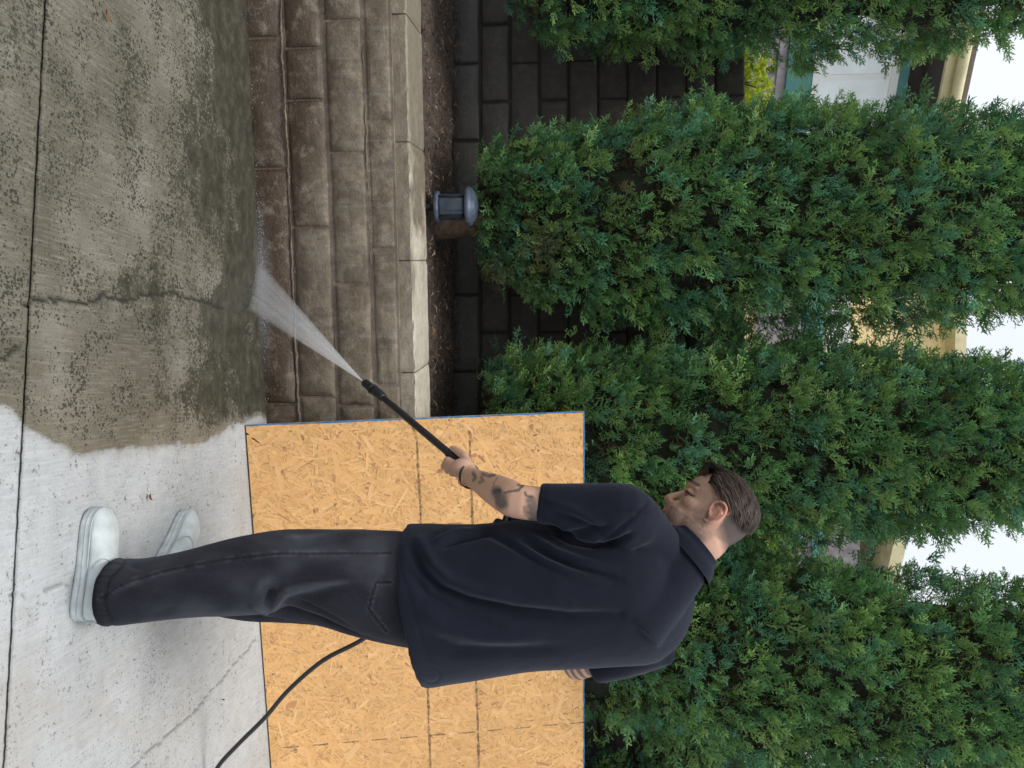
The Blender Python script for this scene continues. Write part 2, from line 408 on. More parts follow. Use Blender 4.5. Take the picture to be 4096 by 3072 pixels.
# ------------------------------------------------------------------ low planter wall of slump block
def block_mat(name, dryc, wetc, zlo, zhi, streak=0.4, mossy=0.0):
    m, nt, b, out = nmat(name); g = G(nt); co = g.coord()
    sep = g.n('ShaderNodeSeparateXYZ'); nt.links.new(co, sep.inputs[0])
    oi = g.n('ShaderNodeObjectInfo').outputs['Random']
    n1 = g.noise(co, 5, 5, 0.6); n2 = g.noise(co, 28, 6, 0.7); n3 = g.noise(co, 140, 4, 0.7)
    dry = g.ramp(n2, [(0.3, tuple(c * 0.72 for c in dryc)), (0.55, dryc), (0.75, tuple(min(1, c * 1.25) for c in dryc))])
    wetr = g.ramp(n2, [(0.3, tuple(c * 0.6 for c in wetc)), (0.6, wetc), (0.8, tuple(c * 1.5 for c in wetc))])
    pos = g.n('ShaderNodeNewGeometry').outputs['Position']; sp = g.n('ShaderNodeSeparateXYZ'); nt.links.new(pos, sp.inputs[0])
    h = g.math('ADD', sp.outputs['Z'], g.math('MULTIPLY', g.math('SUBTRACT', g.noise(pos, 4, 4), 0.5), 0.28))
    h = g.math('ADD', h, g.math('MULTIPLY', g.math('ADD', sp.outputs['X'], 0.35), 0.15))
    f = g.ramp(g.math('DIVIDE', g.math('SUBTRACT', h, zlo), zhi - zlo), [(0.0, 0.0), (1.0, 1.0)])
    col = g.mix(f, wetr, dry)
    blot = g.noise(pos, 6.5, 5, 0.65); bl_ = 0.15 if 'cap' in name else 0.55; hk_ = 0.25 if 'cap' in name else 1.0
    col = g.mix(g.ramp(blot, [(0.44, bl_), (0.56, 0.0)]), col, tuple(c * 0.75 for c in wetc))
    col = g.mix(g.ramp(g.noise(pos, 17, 5, 0.7), [(0.52, 0.0), (0.66, 0.45 * hk_)]), col, tuple(min(1, c * 1.5) for c in dryc))
    col = g.mix(g.math('MULTIPLY', oi, 0.30), col, tuple(c * 0.6 for c in dryc))
    st = g.noise(g.mapping(pos, (30, 30, 2.0)), 1.0, 4, 0.6)
    col = g.mix(g.math('MULTIPLY', g.ramp(st, [(0.55, 0.0), (0.72, streak)]), f), col, (0.36, 0.34, 0.30))
    hs = g.noise(g.mapping(pos, (4, 4, 60)), 1.0, 4, 0.65)
    col = g.mix(g.math('MULTIPLY', g.ramp(hs, [(0.58, 0.0), (0.74, streak * hk_)]), g.ramp(g.noise(pos, 2.2, 3), [(0.45, 0.0), (0.6, 1.0)])), col, (0.40, 0.38, 0.34))
    col = g.mix(g.ramp(n3, [(0.60, 0.0), (0.74, 0.5)]), col, tuple(c * 0.35 for c in wetc))
    if 'cap' in name:                     # top light put into the colour: upward faces stay pale, the front is browned
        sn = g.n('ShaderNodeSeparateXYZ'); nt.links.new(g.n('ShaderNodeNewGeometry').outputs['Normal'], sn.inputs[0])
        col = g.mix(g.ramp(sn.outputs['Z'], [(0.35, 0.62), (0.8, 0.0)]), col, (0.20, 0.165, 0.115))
    nt.links.new(col, b.inputs['Base Color'])
    nt.links.new(g.math('ADD', 0.38, g.math('MULTIPLY', f, 0.5)), b.inputs['Roughness'])
    nt.links.new(g.bump(g.math('ADD', g.math('MULTIPLY', n2, 1.0), g.math('MULTIPLY', n3, 0.5)), 0.7, 0.010), b.inputs['Normal'])
    return m
M_block = block_mat('slump_block', (0.255, 0.213, 0.158), (0.085, 0.052, 0.031), 0.05, 0.36)
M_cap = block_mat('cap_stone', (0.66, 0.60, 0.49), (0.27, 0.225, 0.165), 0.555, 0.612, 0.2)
M_mortar = block_mat('mortar', (0.25, 0.21, 0.165), (0.15, 0.105, 0.075), 0.0, 0.5, 0.3)
M_back = block_mat('grey_block', (0.085, 0.077, 0.067), (0.065, 0.059, 0.053), 0.5, 1.2, 0.10)
M_backmortar = plain('dark_mortar', (0.030, 0.028, 0.025), 0.95, 0.3, 40, 0.3)

low_wall = empty('planter_wall', tuple(WA)); tag(low_wall, 'low wall of brown slump blocks with pale cap stones, wet at its foot', 'wall')
def wpt(s, o, z): return WA + wdir * s + wnor * o + np.array([0, 0, z])
def rough_block(name, s0, s1, zf0, zf1, o0, o1, mat, parent, bulge=0.006, rough=0.005, nx=14, nz=6, seed=0, rad=0.008):
    """block with an uneven rounded face; zf0, zf1 give its lower and upper edge as functions of s"""
    us = np.concatenate([[0, 0.012], np.linspace(0.04, 0.96, nx), [0.988, 1]]); vs = np.concatenate([[0, 0.05], np.linspace(0.13, 0.87, nz), [0.95, 1]])
    U, Vv = np.meshgrid(us, vs, indexing='ij')
    S = s0 + (s1 - s0) * U; zl, zh = zf0(S), zf1(S); Z = zl + (zh - zl) * Vv
    eu = np.minimum(U, 1 - U) * (s1 - s0); ev = np.minimum(Vv, 1 - Vv) * (zh - zl)
    e = np.minimum(eu, ev); rd = np.where(e < rad, rad - np.sqrt(np.maximum(rad ** 2 - (rad - e) ** 2, 0)), 0)
    P = np.stack([S.ravel(), Z.ravel(), np.full(S.size, seed * 3.7)], 1)
    dis = bulge * (1 - (2 * Vv - 1) ** 2) + rough * 2 * (fbm(P, 9, 3, seed) - 0.5).reshape(S.shape) + rough * 1.6 * (fbm(P, 42, 2, seed + 5) - 0.5).reshape(S.shape)
    O = o0 + rd - dis * sstep(0, 0.02, e)
    Z = Z + 0.006 * (vnoise(P, 11, seed + 9) - 0.5).reshape(S.shape) * (np.abs(2 * Vv - 1) > 0.85)
    V = WA + S.ravel()[:, None] * wdir + O.ravel()[:, None] * wnor + np.stack([0 * Z.ravel(), 0 * Z.ravel(), Z.ravel()], 1)
    n, k = U.shape; idx = np.arange(n * k).reshape(n, k)
    F = [[idx[i, j], idx[i + 1, j], idx[i + 1, j + 1], idx[i, j + 1]] for i in range(n - 1) for j in range(k - 1)]
    rim = list(idx[:, 0]) + list(idx[-1, 1:]) + list(idx[-2::-1, -1]) + list(idx[0, -2:0:-1])
    b0 = len(V); back = V[rim] + np.outer(o1 - O.ravel()[rim], wnor)
    V = np.vstack([V, back]); L = len(rim)
    F += [[rim[(i + 1) % L], rim[i], b0 + i, b0 + (i + 1) % L] for i in range(L)]
    F.append([b0 + i for i in range(L)])
    return mesh(name, V, F, mat, parent, True)
# heights of the joints where the photograph shows them, at the left edge and near the board
def jline(pl, pr):
    a, b = wall_pt(*pl), wall_pt(*pr)
    return lambda s: a[1] + (b[1] - a[1]) * (s - a[0]) / (b[0] - a[0])
L1, L2, L3 = jline((1123, 0), (1196, 1660)), jline((1286, 0), (1354, 1660)), jline((1445, 0), (1503, 1660))
CB = jline((1569, 0), (1604, 1660))                                    # underside of the cap
CAPZ = 0.622
LC = lambda s: 0 * s + CAPZ - 0.058
L0 = lambda s: 0 * s - 0.03
g6 = lambda x, y: (900 + x / 1.659, y / 1.659)
g5 = lambda x, y: (900 + x / 1.508, 800 + y / 1.508)
courses = [
    (L0, L1, [g6(260, 250), g6(300, 1120), g5(300, 1230)], 0.010),
    (L1, L2, [g6(520, 320), g6(540, 662), g6(570, 1508), g5(530, 1190)], 0.011),
    (L2, L3, [g6(780, 132), g6(820, 1012), g5(770, 510), g5(800, 1240)], 0.011),
    (L3, LC, [g6(1030, 806), g5(960, 300), g5(980, 1120)], 0.004)]
S_MIN, S_MAX = -1.4, 3.6
sd = 0
for lo, hi, joints, bul in courses:
    ss = sorted(wall_pt(*j)[0] for j in joints)
    while ss[0] > S_MIN: ss.insert(0, ss[0] - 0.47 - 0.05 * random.random())
    while ss[-1] < S_MAX: ss.append(ss[-1] + 0.47 + 0.05 * random.random())
    for a, b_ in zip(ss[:-1], ss[1:]):
        sd += 1
        rough_block('block', a + 0.002, b_ - 0.002, (lambda s, f=lo: f(s) + 0.007), (lambda s, f=hi: f(s) - 0.007), 0.0 + 0.006 * (random.random() - 0.5), 0.19, M_block, low_wall, bul, 0.0105, seed=sd)
V, F = join_vf([([wpt(s, o, z) for s in (S_MIN, S_MAX) for o in (0.004, 0.185) for z in (-0.03, CAPZ - 0.058)], [[0, 1, 3, 2], [4, 6, 7, 5], [0, 4, 5, 1], [2, 3, 7, 6], [0, 2, 6, 4], [1, 5, 7, 3]])])
mesh('mortar', V, F, M_mortar, low_wall)
# ragged mortar squeezed out of the bed joints
for li, (lf, am) in enumerate(((L1, 0.011), (L2, 0.006), (L3, 0.007))):
    s = np.arange(S_MIN, S_MAX, 0.010); Q = np.stack([s, 0 * s], 1)
    rr = am * (0.30 + 0.5 * fbm(Q, 7, 3, 40 + li) + 0.45 * (fbm(Q, 60, 2, 45 + li) - 0.5)); oo = (0.012 if li == 0 else 0.019) - 0.018 * fbm(Q, 9, 3, 50 + li); zz = lf(s) + 0.008 * (fbm(Q, 14, 2, 60 + li) - 0.5) + 0.006 * (fbm(Q, 70, 2, 66 + li) - 0.5)
    if li == 0: oo -= 0.003
    rings = [np.array([wpt(si, oi + ri * math.cos(k * math.pi / 4), zi + ri * 0.75 * math.sin(k * math.pi / 4)) for k in range(8)]) for si, ri, oi, zi in zip(s, rr, oo, zz)]
    V, F = loft(rings); mesh('mortar_bed', V, F, M_mortar, low_wall, True)
# cap stones
def wall_s(p): return (p - WA) @ wdir
cs = sorted(wall_s(onz(*p, CAPZ)) for p in [g6(1240, 140), g6(1240, 950), g5(1150, 365), g5(1160, 1035)])
while cs[0] > S_MIN: cs.insert(0, cs[0] - 0.5)
while cs[-1] < S_MAX: cs.append(cs[-1] + 0.47)
OF = (onz(1624, 0, CAPZ) - WA) @ wnor; OB = (onz(1684, 0, CAPZ) - WA) @ wnor
def cap_stone(a, b_, seed):
    ns, no = 26, 8
    ss = np.linspace(a, b_, ns); rings = []
    jit = lambda q, k: (fbm(np.array([[q * 1.0, k * 3.1, seed]]), 26, 3, seed)[0] - 0.5)
    prof = [(0.0, -0.058), (0.0, -0.03), (0.0, -0.007), (0.004, -0.002), (0.010, 0), (0.09, 0.0012), (0.2, 0.001), (OB - OF - 0.008, 0), (OB - OF, -0.006), (OB - OF, -0.058)]
    for i, s in enumerate(ss):
        endd = 0.004 if i in (0, ns - 1) else 0.0
        rings.append(np.array([wpt(s, OF + o + (0.010 * jit(s, k) if k < 5 else 0.004 * jit(s, k)) + (endd if k < 5 else 0), CAPZ + z + 0.004 * jit(s, k + 20) - endd * (z > -0.02)) for k, (o, z) in enumerate(prof)]))
    V, F = loft(rings); F = [f[::-1] for f in F]
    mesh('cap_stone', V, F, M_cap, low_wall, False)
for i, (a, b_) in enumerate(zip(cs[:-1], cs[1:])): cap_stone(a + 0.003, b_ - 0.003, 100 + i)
V, F = join_vf([([wpt(s, o, z) for s in (S_MIN, S_MAX - 0.3) for o in (OF + 0.012, OB - 0.01) for z in (CAPZ - 0.057, CAPZ - 0.006)], [[0, 1, 3, 2], [4, 6, 7, 5], [0, 4, 5, 1], [2, 3, 7, 6], [0, 2, 6, 4], [1, 5, 7, 3]])])
mesh('cap_mortar', V, F, M_mortar, low_wall)

# ------------------------------------------------------------------ soil bed behind the cap and its litter
BW = 4.70                                              # the tall wall stands here
M_soil = plain('soil', (0.075, 0.055, 0.042), 0.97, 0.6, 45, 1.0, 90)
xs_ = np.linspace(-4.5, 4.5, 220); ts_ = np.linspace(0, 1, 30)
X, T = np.meshgrid(xs_, ts_, indexing='ij'); Y0 = WA[1] + (X - WA[0]) * wdir[1] / wdir[0] + OB + 0.002; Y = Y0 + (BW + 0.2 - Y0) * T
Q = np.stack([X.ravel(), Y.ravel()], 1)
Z = 0.585 + 0.05 * fbm(Q, 6, 4, 8) + 0.02 * (fbm(Q, 40, 2, 9) - 0.5) + 0.02 * T.ravel()
idx = np.arange(X.size).reshape(X.shape)
soil = mesh('soil_bed', np.hstack([Q, Z[:, None]]), np.stack([idx[:-1, :-1].ravel(), idx[1:, :-1].ravel(), idx[1:, 1:].ravel(), idx[:-1, 1:].ravel()], 1), M_soil, None, True)
tag(soil, 'dark brown soil bed behind the low wall', 'soil', kind='structure')
def colored(name, rough=0.9, transl=0.0, mul=1.0, spec=0.3):
    m, nt, b, out = nmat(name); g = G(nt)
    c = g.attr('col', 'Color'); nt.links.new(c, b.inputs['Base Color'])
    b.inputs['Roughness'].default_value = rough; b.inputs['Specular IOR Level'].default_value = spec
    if transl:
        t = g.n('ShaderNodeBsdfTranslucent'); nt.links.new(c, t.inputs[0]); mx = g.n('ShaderNodeMixShader'); mx.inputs[0].default_value = transl
        nt.links.new(b.outputs[0], mx.inputs[1]); nt.links.new(t.outputs[0], mx.inputs[2]); nt.links.new(mx.outputs[0], out.inputs[0])
    return m
M_litter = colored('litter')
N = 5200
lx = rng.uniform(-3.6, 3.2, N); lt = rng.uniform(0, 1, N) ** 1.2
ly = WA[1] + (lx - WA[0]) * wdir[1] / wdir[0] + OB + 0.01 + lt * (BW - 0.03 - (WA[1] + (lx - WA[0]) * wdir[1] / wdir[0] + OB))
Vl, Fl, Cl = [], [], []
ang = rng.uniform(0, 2 * math.pi, N); leng = rng.uniform(0.012, 0.055, N); wid = rng.uniform(0.0008, 0.0042, N)
pal = np.array([[0.16, 0.10, 0.065], [0.10, 0.065, 0.045], [0.24, 0.17, 0.12], [0.05, 0.035, 0.028], [0.30, 0.24, 0.19], [0.22, 0.09, 0.045]])
pc = 0.9 * pal[rng.choice(6, N, p=[.3, .25, .15, .2, .05, .05])]
for i in range(N):
    d = np.array([math.cos(ang[i]), math.sin(ang[i]), rng.normal(0, 0.25)]); w = np.array([-d[1], d[0], rng.normal(0, 0.5)]) * wid[i]
    p = np.array([lx[i], ly[i], 0.615 + 0.02 * lt[i] + rng.uniform(0, 0.022)]); curl = np.array([0, 0, rng.uniform(0, 0.012)])
    a, c_ = p - d * leng[i] / 2, p + d * leng[i] / 2
    n0 = len(Vl); Vl += [a, p + curl + w, c_, p + curl - w]; Fl.append([n0, n0 + 1, n0 + 2, n0 + 3]); Cl += [pc[i]] * 4
lit = mesh('leaf_litter', np.array(Vl), np.array(Fl), M_litter, None, False, dict(col=np.array(Cl)))
tag(lit, 'dry brown twigs and leaf litter on the soil bed', 'leaf litter', kind='stuff')

# ------------------------------------------------------------------ tall grey block wall behind the trees
back_wall = empty('block_wall', (0, BW, 0.55)); tag(back_wall, 'tall dark grey block wall standing behind the cypress trees', 'wall')
ys = [1807 + 117.6 * i for i in range(11)]
zs = [at(v, 1536, BW)[2] for v in ys]
protos = []
def smallblock(w, h, seed):
    us = np.array([0, .03, .3, .7, .97, 1.0]); vs = np.array([0, .07, .5, .93, 1.0])
    U, Vv = np.meshgrid(us, vs, indexing='ij'); e = np.minimum(np.minimum(U, 1 - U) * w, np.minimum(Vv, 1 - Vv) * h)
    P = np.stack([U.ravel(), Vv.ravel(), np.full(U.size, seed)], 1)
    O = np.where(e < 0.002, 0.007, 0) - 0.008 * (vnoise(P, 3, seed).reshape(U.shape) - 0.5)
    V = np.stack([(U * w).ravel(), O.ravel(), (Vv * h).ravel()], 1); idx = np.arange(U.size).reshape(U.shape)
    F = [[idx[i, j], idx[i + 1, j], idx[i + 1, j + 1], idx[i, j + 1]] for i in range(5) for j in range(4)]
    rim = list(idx[:, 0]) + list(idx[-1, 1:]) + list(idx[-2::-1, -1]) + list(idx[0, -2:0:-1]); b0 = len(V); bk = V[rim].copy(); bk[:, 1] = 0.06
    V = np.vstack([V, bk]); L = len(rim); F += [[rim[(i + 1) % L], rim[i], b0 + i, b0 + (i + 1) % L] for i in range(L)]
    me = bpy.data.meshes.new('block'); me.from_pydata([tuple(v) for v in V], [], F); me.update(); me.polygons.foreach_set('use_smooth', np.ones(len(me.polygons), bool)); me.materials.append(M_back)
    return me
BH = float(np.mean(np.diff(zs))); BLK = 0.405
protos = [smallblock(BLK - 0.009, BH - 0.009, 200 + i) for i in range(5)]
for r, z in enumerate(zs[:-1]):
    x = -3.3 + (0.2 if r % 2 else 0.0)
    while x < 3.3:
        o = obj('block', random.choice(protos), back_wall)
        o.location = (x + random.uniform(-0.002, 0.002), random.uniform(-0.004, 0.004), z - 0.55); x += BLK
V, F = box_vf(-3.4, 3.7, BW + 0.011, BW + 0.15, 0.5, zs[-1] - 0.004); mesh('mortar', V, F, M_backmortar, back_wall)

# ================================================================== THINGS
# ------------------------------------------------------------------ the board of pressed wood strands
O0 = onz(976, 1700); O1 = onz(1079, 3072); e1 = (O1 - O0) / np.linalg.norm(O1 - O0)
O0 = O0 + np.array([0, 0, 0.007])
TL = at(2337, 1645, O0[1] + 0.335); e2 = TL - O0; BHT = np.linalg.norm(e2); e2 = e2 / BHT
e1 = e1 - e2 * (e1 @ e2) * 0.0; bn = np.cross(e1, e2); bn /= np.linalg.norm(bn)      # bn points to the camera
if bn[1] > 0: bn = -bn
BLEN = 2.62
def brd(s, t, n=0.0): return O0 + e1 * s + e2 * t + bn * n
def brd_st(px, py):
    d = ray(px, py); o = np.array([0, 0, CAMH]); k = ((O0 - o) @ bn) / (d @ bn); p = o + d * k - O0
    A = np.array([[1, e1 @ e2], [e1 @ e2, 1]]); return np.linalg.solve(A, [p @ e1, p @ e2])
board = empty('strand_board', tuple(O0)); tag(board, 'large sheet of yellow-orange strand board leaning against the low wall', 'board')
M_osb = plain('strand_core', (0.64, 0.38, 0.15), 0.8, 0.2, 60, 0.3)
M_blue = plain('blue_edge_paint', (0.03, 0.16, 0.36), 0.6, 0.35, 60, 0.2)
M_strand = colored('wood_strands', 0.62, spec=0.35)
V, F = join_vf([([brd(s, t, n) for s in (0.001, BLEN) for t in (0.0, BHT) for n in (-0.012, -0.0008)], [[0, 1, 3, 2], [4, 6, 7, 5], [0, 4, 5, 1], [2, 3, 7, 6], [0, 2, 6, 4], [1, 5, 7, 3]])])
mesh('core', V, F, M_osb, board)
NF = 26000
fs = rng.uniform(0, BLEN, NF); ft = rng.uniform(0, BHT, NF)
fa = np.where(rng.random(NF) < 0.72, rng.normal(1.2, 0.75, NF), rng.uniform(0, math.pi, NF))
fl = rng.gamma(3.2, 0.0135, NF) + 0.010; fw = rng.gamma(2.6, 0.0030, NF) + 0.0018
small = rng.random(NF) < 0.45; fl[small] *= 0.45; fw[small] *= 0.5
fh = rng.uniform(0.0, 0.0009, NF)
pal = np.array([[0.60, 0.38, 0.165], [0.575, 0.355, 0.145], [0.625, 0.405, 0.185], [0.545, 0.32, 0.12], [0.665, 0.46, 0.24], [0.42, 0.19, 0.065], [0.27, 0.12, 0.045]])
fc = (np.where(pal[:, :1] > .45, pal * .62 + np.array([0.60, 0.385, 0.175]) * .38, pal * .8 + .06) * [1.22, 1.10, 1.02])[rng.choice(7, NF, p=[.34, .24, .19, .12, .075, .022, .013])] * rng.uniform(0.93, 1.07, (NF, 1)) * (0.86 + 0.28 * fbm(np.stack([fs, ft], 1), 2.2, 3, 12))[:, None]
big = fc[:, 0] < 0.45; fl[big] *= 0.55
shape = np.array([(-1, -.25), (-.82, -.95), (.75, -1), (1, -.1), (.8, .95), (-.75, 1)])
Vf = []; ca, sa = np.cos(fa), np.sin(fa)
for (a, b_) in shape:
    aa = a * fl / 2 * rng.uniform(0.8, 1.15, NF); bb = b_ * fw / 2 * rng.uniform(0.55, 1.2, NF)
    s_ = np.clip(fs + aa * ca - bb * sa, 0.0012, BLEN); t_ = np.clip(ft + aa * sa + bb * ca, 0.0004, BHT - 0.0008)
    tilt = rng.uniform(-0.00012, 0.00012, NF)
    Vf.append(O0 + s_[:, None] * e1 + t_[:, None] * e2 + (fh + tilt)[:, None] * bn)
Vf = np.stack(Vf, 1).reshape(-1, 3); Ff = np.arange(NF * 6).reshape(NF, 6)
strands = mesh('wood_strand_layer', Vf, Ff, M_strand, board, False, dict(col=np.repeat(fc, 6, 0)))
strands['kind'] = 'stuff'
# blue paint on the edges that runs a little onto the face
def strip(name, pts, wid_, mat, parent, lift=0.0016, step=0.01, jit=0.5, seed=0, dash=None):
    pts = np.array(pts, float); L = np.linalg.norm(np.diff(pts, axis=0), axis=1).sum(); n = max(int(L / step), 2)
    cum = np.concatenate([[0], np.cumsum(np.linalg.norm(np.diff(pts, axis=0), axis=1))]); q = np.linspace(0, L, n)
    P = np.stack([np.interp(q, cum, pts[:, k]) for k in (0, 1)], 1); T = np.gradient(P, axis=0); T /= np.linalg.norm(T, axis=1)[:, None]; W = np.stack([-T[:, 1], T[:, 0]], 1)
    nz = fbm(np.stack([q, 0 * q], 1), 40, 3, seed)
    w = wid_ * (1 - jit + 2 * jit * nz); P = P + W * (0.003 * (fbm(np.stack([q, 0 * q], 1), 9, 2, seed + 3) - 0.5))[:, None]
    Vv, Fv = [], []
    for i in range(n):
        Vv += [brd(*(P[i] - W[i] * w[i] / 2), lift), brd(*(P[i] + W[i] * w[i] / 2), lift)]
        if i and (dash is None or dash(q[i] / L)): k = 2 * i; Fv.append([k - 2, k, k + 1, k - 1])
    return mesh(name, Vv, Fv, mat, parent)
strip('blue_edge', [(0.002, 0), (0.002, BHT)], 0.006, M_blue, board, 0.0014, 0.008, 0.6, 1)
strip('blue_edge', [(0, BHT - 0.001), (BLEN, BHT - 0.001)], 0.005, M_blue, board, 0.0016, 0.008, 0.5, 2)
def ink_mat():
    m, nt, b, out = nmat('marker_ink'); g = G(nt); co = g.coord()
    b.inputs['Base Color'].default_value = (0.10, 0.085, 0.06, 1); b.inputs['Roughness'].default_value = 0.8
    t = g.n('ShaderNodeBsdfTransparent'); mx = g.n('ShaderNodeMixShader')
    nt.links.new(g.ramp(g.noise(co, 55, 5, 0.7), [(0.34, 0.05), (0.62, 0.72)]), mx.inputs[0]); nt.links.new(t.outputs[0], mx.inputs[1]); nt.links.new(b.outputs[0], mx.inputs[2]); nt.links.new(mx.outputs[0], out.inputs[0])
    return m
M_ink = ink_mat()
z7 = lambda x, y: (800 + x / 1.301, 2400 + y / 1.301)
lineA = [brd_st(*p) for p in [(1650, 1700), vw(900, 950), vw(908, 1100), z7(1183, 400), z7(1190, 620), z7(1200, 874)]]
lineB = [brd_st(*p) for p in [vw(1014, 930), vw(1020, 1100), z7(1435, 360), z7(1446, 620), z7(1452, 874)]]
for l, sdd in ((lineA, 5), (lineB, 6)):
    d = l[-1] - l[-2]; l.append(l[-1] + d * 3.2)
    strip('marker_line', l, 0.0095, M_ink, board, 0.0018, 0.006, 0.55, sdd)
lineC = [brd_st(*p) for p in [z7(430, 768), z7(900, 728), z7(1450, 684), z7(2000, 635)]]
strip('dashed_line', lineC, 0.0055, M_ink, board, 0.0019, 0.005, 0.4, 7, dash=lambda q: (q * 10.5) % 1.0 < 0.55)

# ------------------------------------------------------------------ path light on the wall
M_lamp = plain('blue_grey_metal', (0.085, 0.11, 0.16), 0.42, 0.35, 30, 0.3, 200, 0.3)
M_lampdk = plain('black_metal', (0.012, 0.012, 0.015), 0.5, 0.2, 30, 0.1)
M_lens = plain('smoked_lens', (0.035, 0.048, 0.07), 0.25, 0.35, 22, 0.15, 60)
lp = at(1700, 829, 3.90); lz = 0.60
lamp = empty('path_light', (lp[0], 3.90, lz)); tag(lamp, 'blue-grey mushroom path light on a thin black stem behind the low wall', 'path light')
c = (lp[0], 3.90, 0.0)
def lz_(v): return at(v, 829, 3.90)[2]
V, F = lathe([(0.015, 0.55), (0.015, lz_(1746))], 12, c); mesh('stem', V, F, M_lampdk, lamp, True)
V, F = lathe([(0.02, lz_(1740)), (0.064, lz_(1742)), (0.069, lz_(1748)), (0.069, lz_(1756)), (0.063, lz_(1760)), (0.02, lz_(1762))], 28, c); mesh('rim', V, F, M_lamp, lamp, True)
V, F = lathe([(0.055, lz_(1758)), (0.057, lz_(1768)), (0.057, lz_(1852)), (0.05, lz_(1864))], 28, c); mesh('lens', V, F, M_lens, lamp, True)
for k in range(4):
    a = R(-128 + 90 * k); p = np.array([c[0] + 0.060 * math.cos(a), c[1] + 0.060 * math.sin(a), 0])
    V, F = tube([p + [0, 0, lz_(1757)], p + [0, 0, lz_(1866)]], [0.0045, 0.0045], 8, 1, False); mesh('rib', V, F, M_lampdk, lamp, True)
V, F = lathe([(0.05, lz_(1862)), (0.082, lz_(1866)), (0.087, lz_(1873)), (0.085, lz_(1882)), (0.078, lz_(1890)), (0.068, lz_(1894)), (0.062, lz_(1901)), (0.045, lz_(1907)), (0.02, lz_(1911)), (0.002, lz_(1912))], 32, c); mesh('cap', V, F, M_lamp, lamp, True)

# ------------------------------------------------------------------ cypress trees
M_fol = colored('cypress_foliage', 0.58, 0.22, spec=0.35)
M_bark = plain('cypress_bark', (0.13, 0.085, 0.06), 0.95, 0.45, 30, 0.8, 60)
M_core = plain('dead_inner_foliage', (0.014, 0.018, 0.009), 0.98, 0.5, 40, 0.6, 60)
def spray_template(seed):
    """a flat fan of scale-leaf twigs; growth along +y, fan in xy; returns vertices, relative tip factor and triangles"""
    r = np.random.default_rng(seed); V, tip, F = [], [], []
    def leaf(p, d, L, w, f, kite=False):
        d = d / np.linalg.norm(d); s = np.array([-d[1], d[0], 0.0]); s /= max(np.linalg.norm(s), 1e-6); n = len(V)
        q = p + d * L; m = p + d * L * (0.5 if kite else 0.22) + np.array([0, 0, r.normal(0, 0.08) * L])
        if kite: V.extend([p, m - s * w, q, m + s * w]); tip.extend([f - .25, f, f + .25, f]); F.extend([[n, n + 1, n + 2], [n, n + 2, n + 3]])
        else: V.extend([m - s * w, q, m + s * w]); tip.extend([f - .1, f + .25, f - .1]); F.append([n, n + 1, n + 2])
    nb = 3
    for i in range(nb + 1):
        y = 0.12 + 0.62 * i / nb; wob = r.normal(0, .05)
        base = np.array([wob, y - 0.1, r.normal(0, .04)])
        leaf(base, np.array([r.normal(0, .2), 1, r.normal(0, .25)]), 0.36, 0.050, y, True)
        for sgn in (-1, 1):
            L = (0.48 - 0.28 * i / nb) * r.uniform(.75, 1.2); a = R(r.uniform(30, 60)) * sgn
            d = np.array([math.sin(a), math.cos(a), r.normal(0, .3)])
            leaf(base, d, L * 0.85, 0.044, y)
            for q in (0.45, 0.95):
                a2 = a + R(r.uniform(-42, 42)); d2 = np.array([math.sin(a2), math.cos(a2), r.normal(0, .35)])
                leaf(base + d * L * q * 0.7, d2, L * r.uniform(.5, .8), 0.046, y + .2 * q)
    return np.array(V), np.clip(np.array(tip), 0, 1.2), np.array(F)
SPRAYS = [spray_template(300 + i) for i in range(9)]
def orient(d, roll, r):
    """matrices (n,3,3) whose y axis is d"""
    n = len(d); d = d / np.linalg.norm(d, axis=1)[:, None]
    h = np.cross(d, np.tile([0, 0, 1.0], (n, 1))); h /= np.maximum(np.linalg.norm(h, axis=1), 1e-5)[:, None]; k = np.cross(h, d)
    c, s = np.cos(roll)[:, None], np.sin(roll)[:, None]; x = h * c + k * s; z = np.cross(x, d)
    return np.stack([x, d, z], 2)
def place_sprays(P, D, size, col, r, roll=None):
    n = len(P); roll = r.uniform(0, math.pi, n) if roll is None else roll
    M = orient(D, roll, r); which = r.integers(0, len(SPRAYS), n); VV, FF, CC = [], [], []; base = 0
    for w, (T, tip, TF) in enumerate(SPRAYS):
        m = which == w; k = m.sum()
        if not k: continue
        v = np.einsum('nij,vj->nvi', M[m], T) * size[m][:, None, None] + P[m][:, None, :]
        VV.append(v.reshape(-1, 3)); FF.append((TF[None] + (np.arange(k) * len(T))[:, None, None]).reshape(-1, 3) + base); base += k * len(T)
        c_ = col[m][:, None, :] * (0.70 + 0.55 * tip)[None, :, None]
        CC.append(c_.reshape(-1, 3))
    return np.vstack(VV), np.vstack(FF), np.vstack(CC)
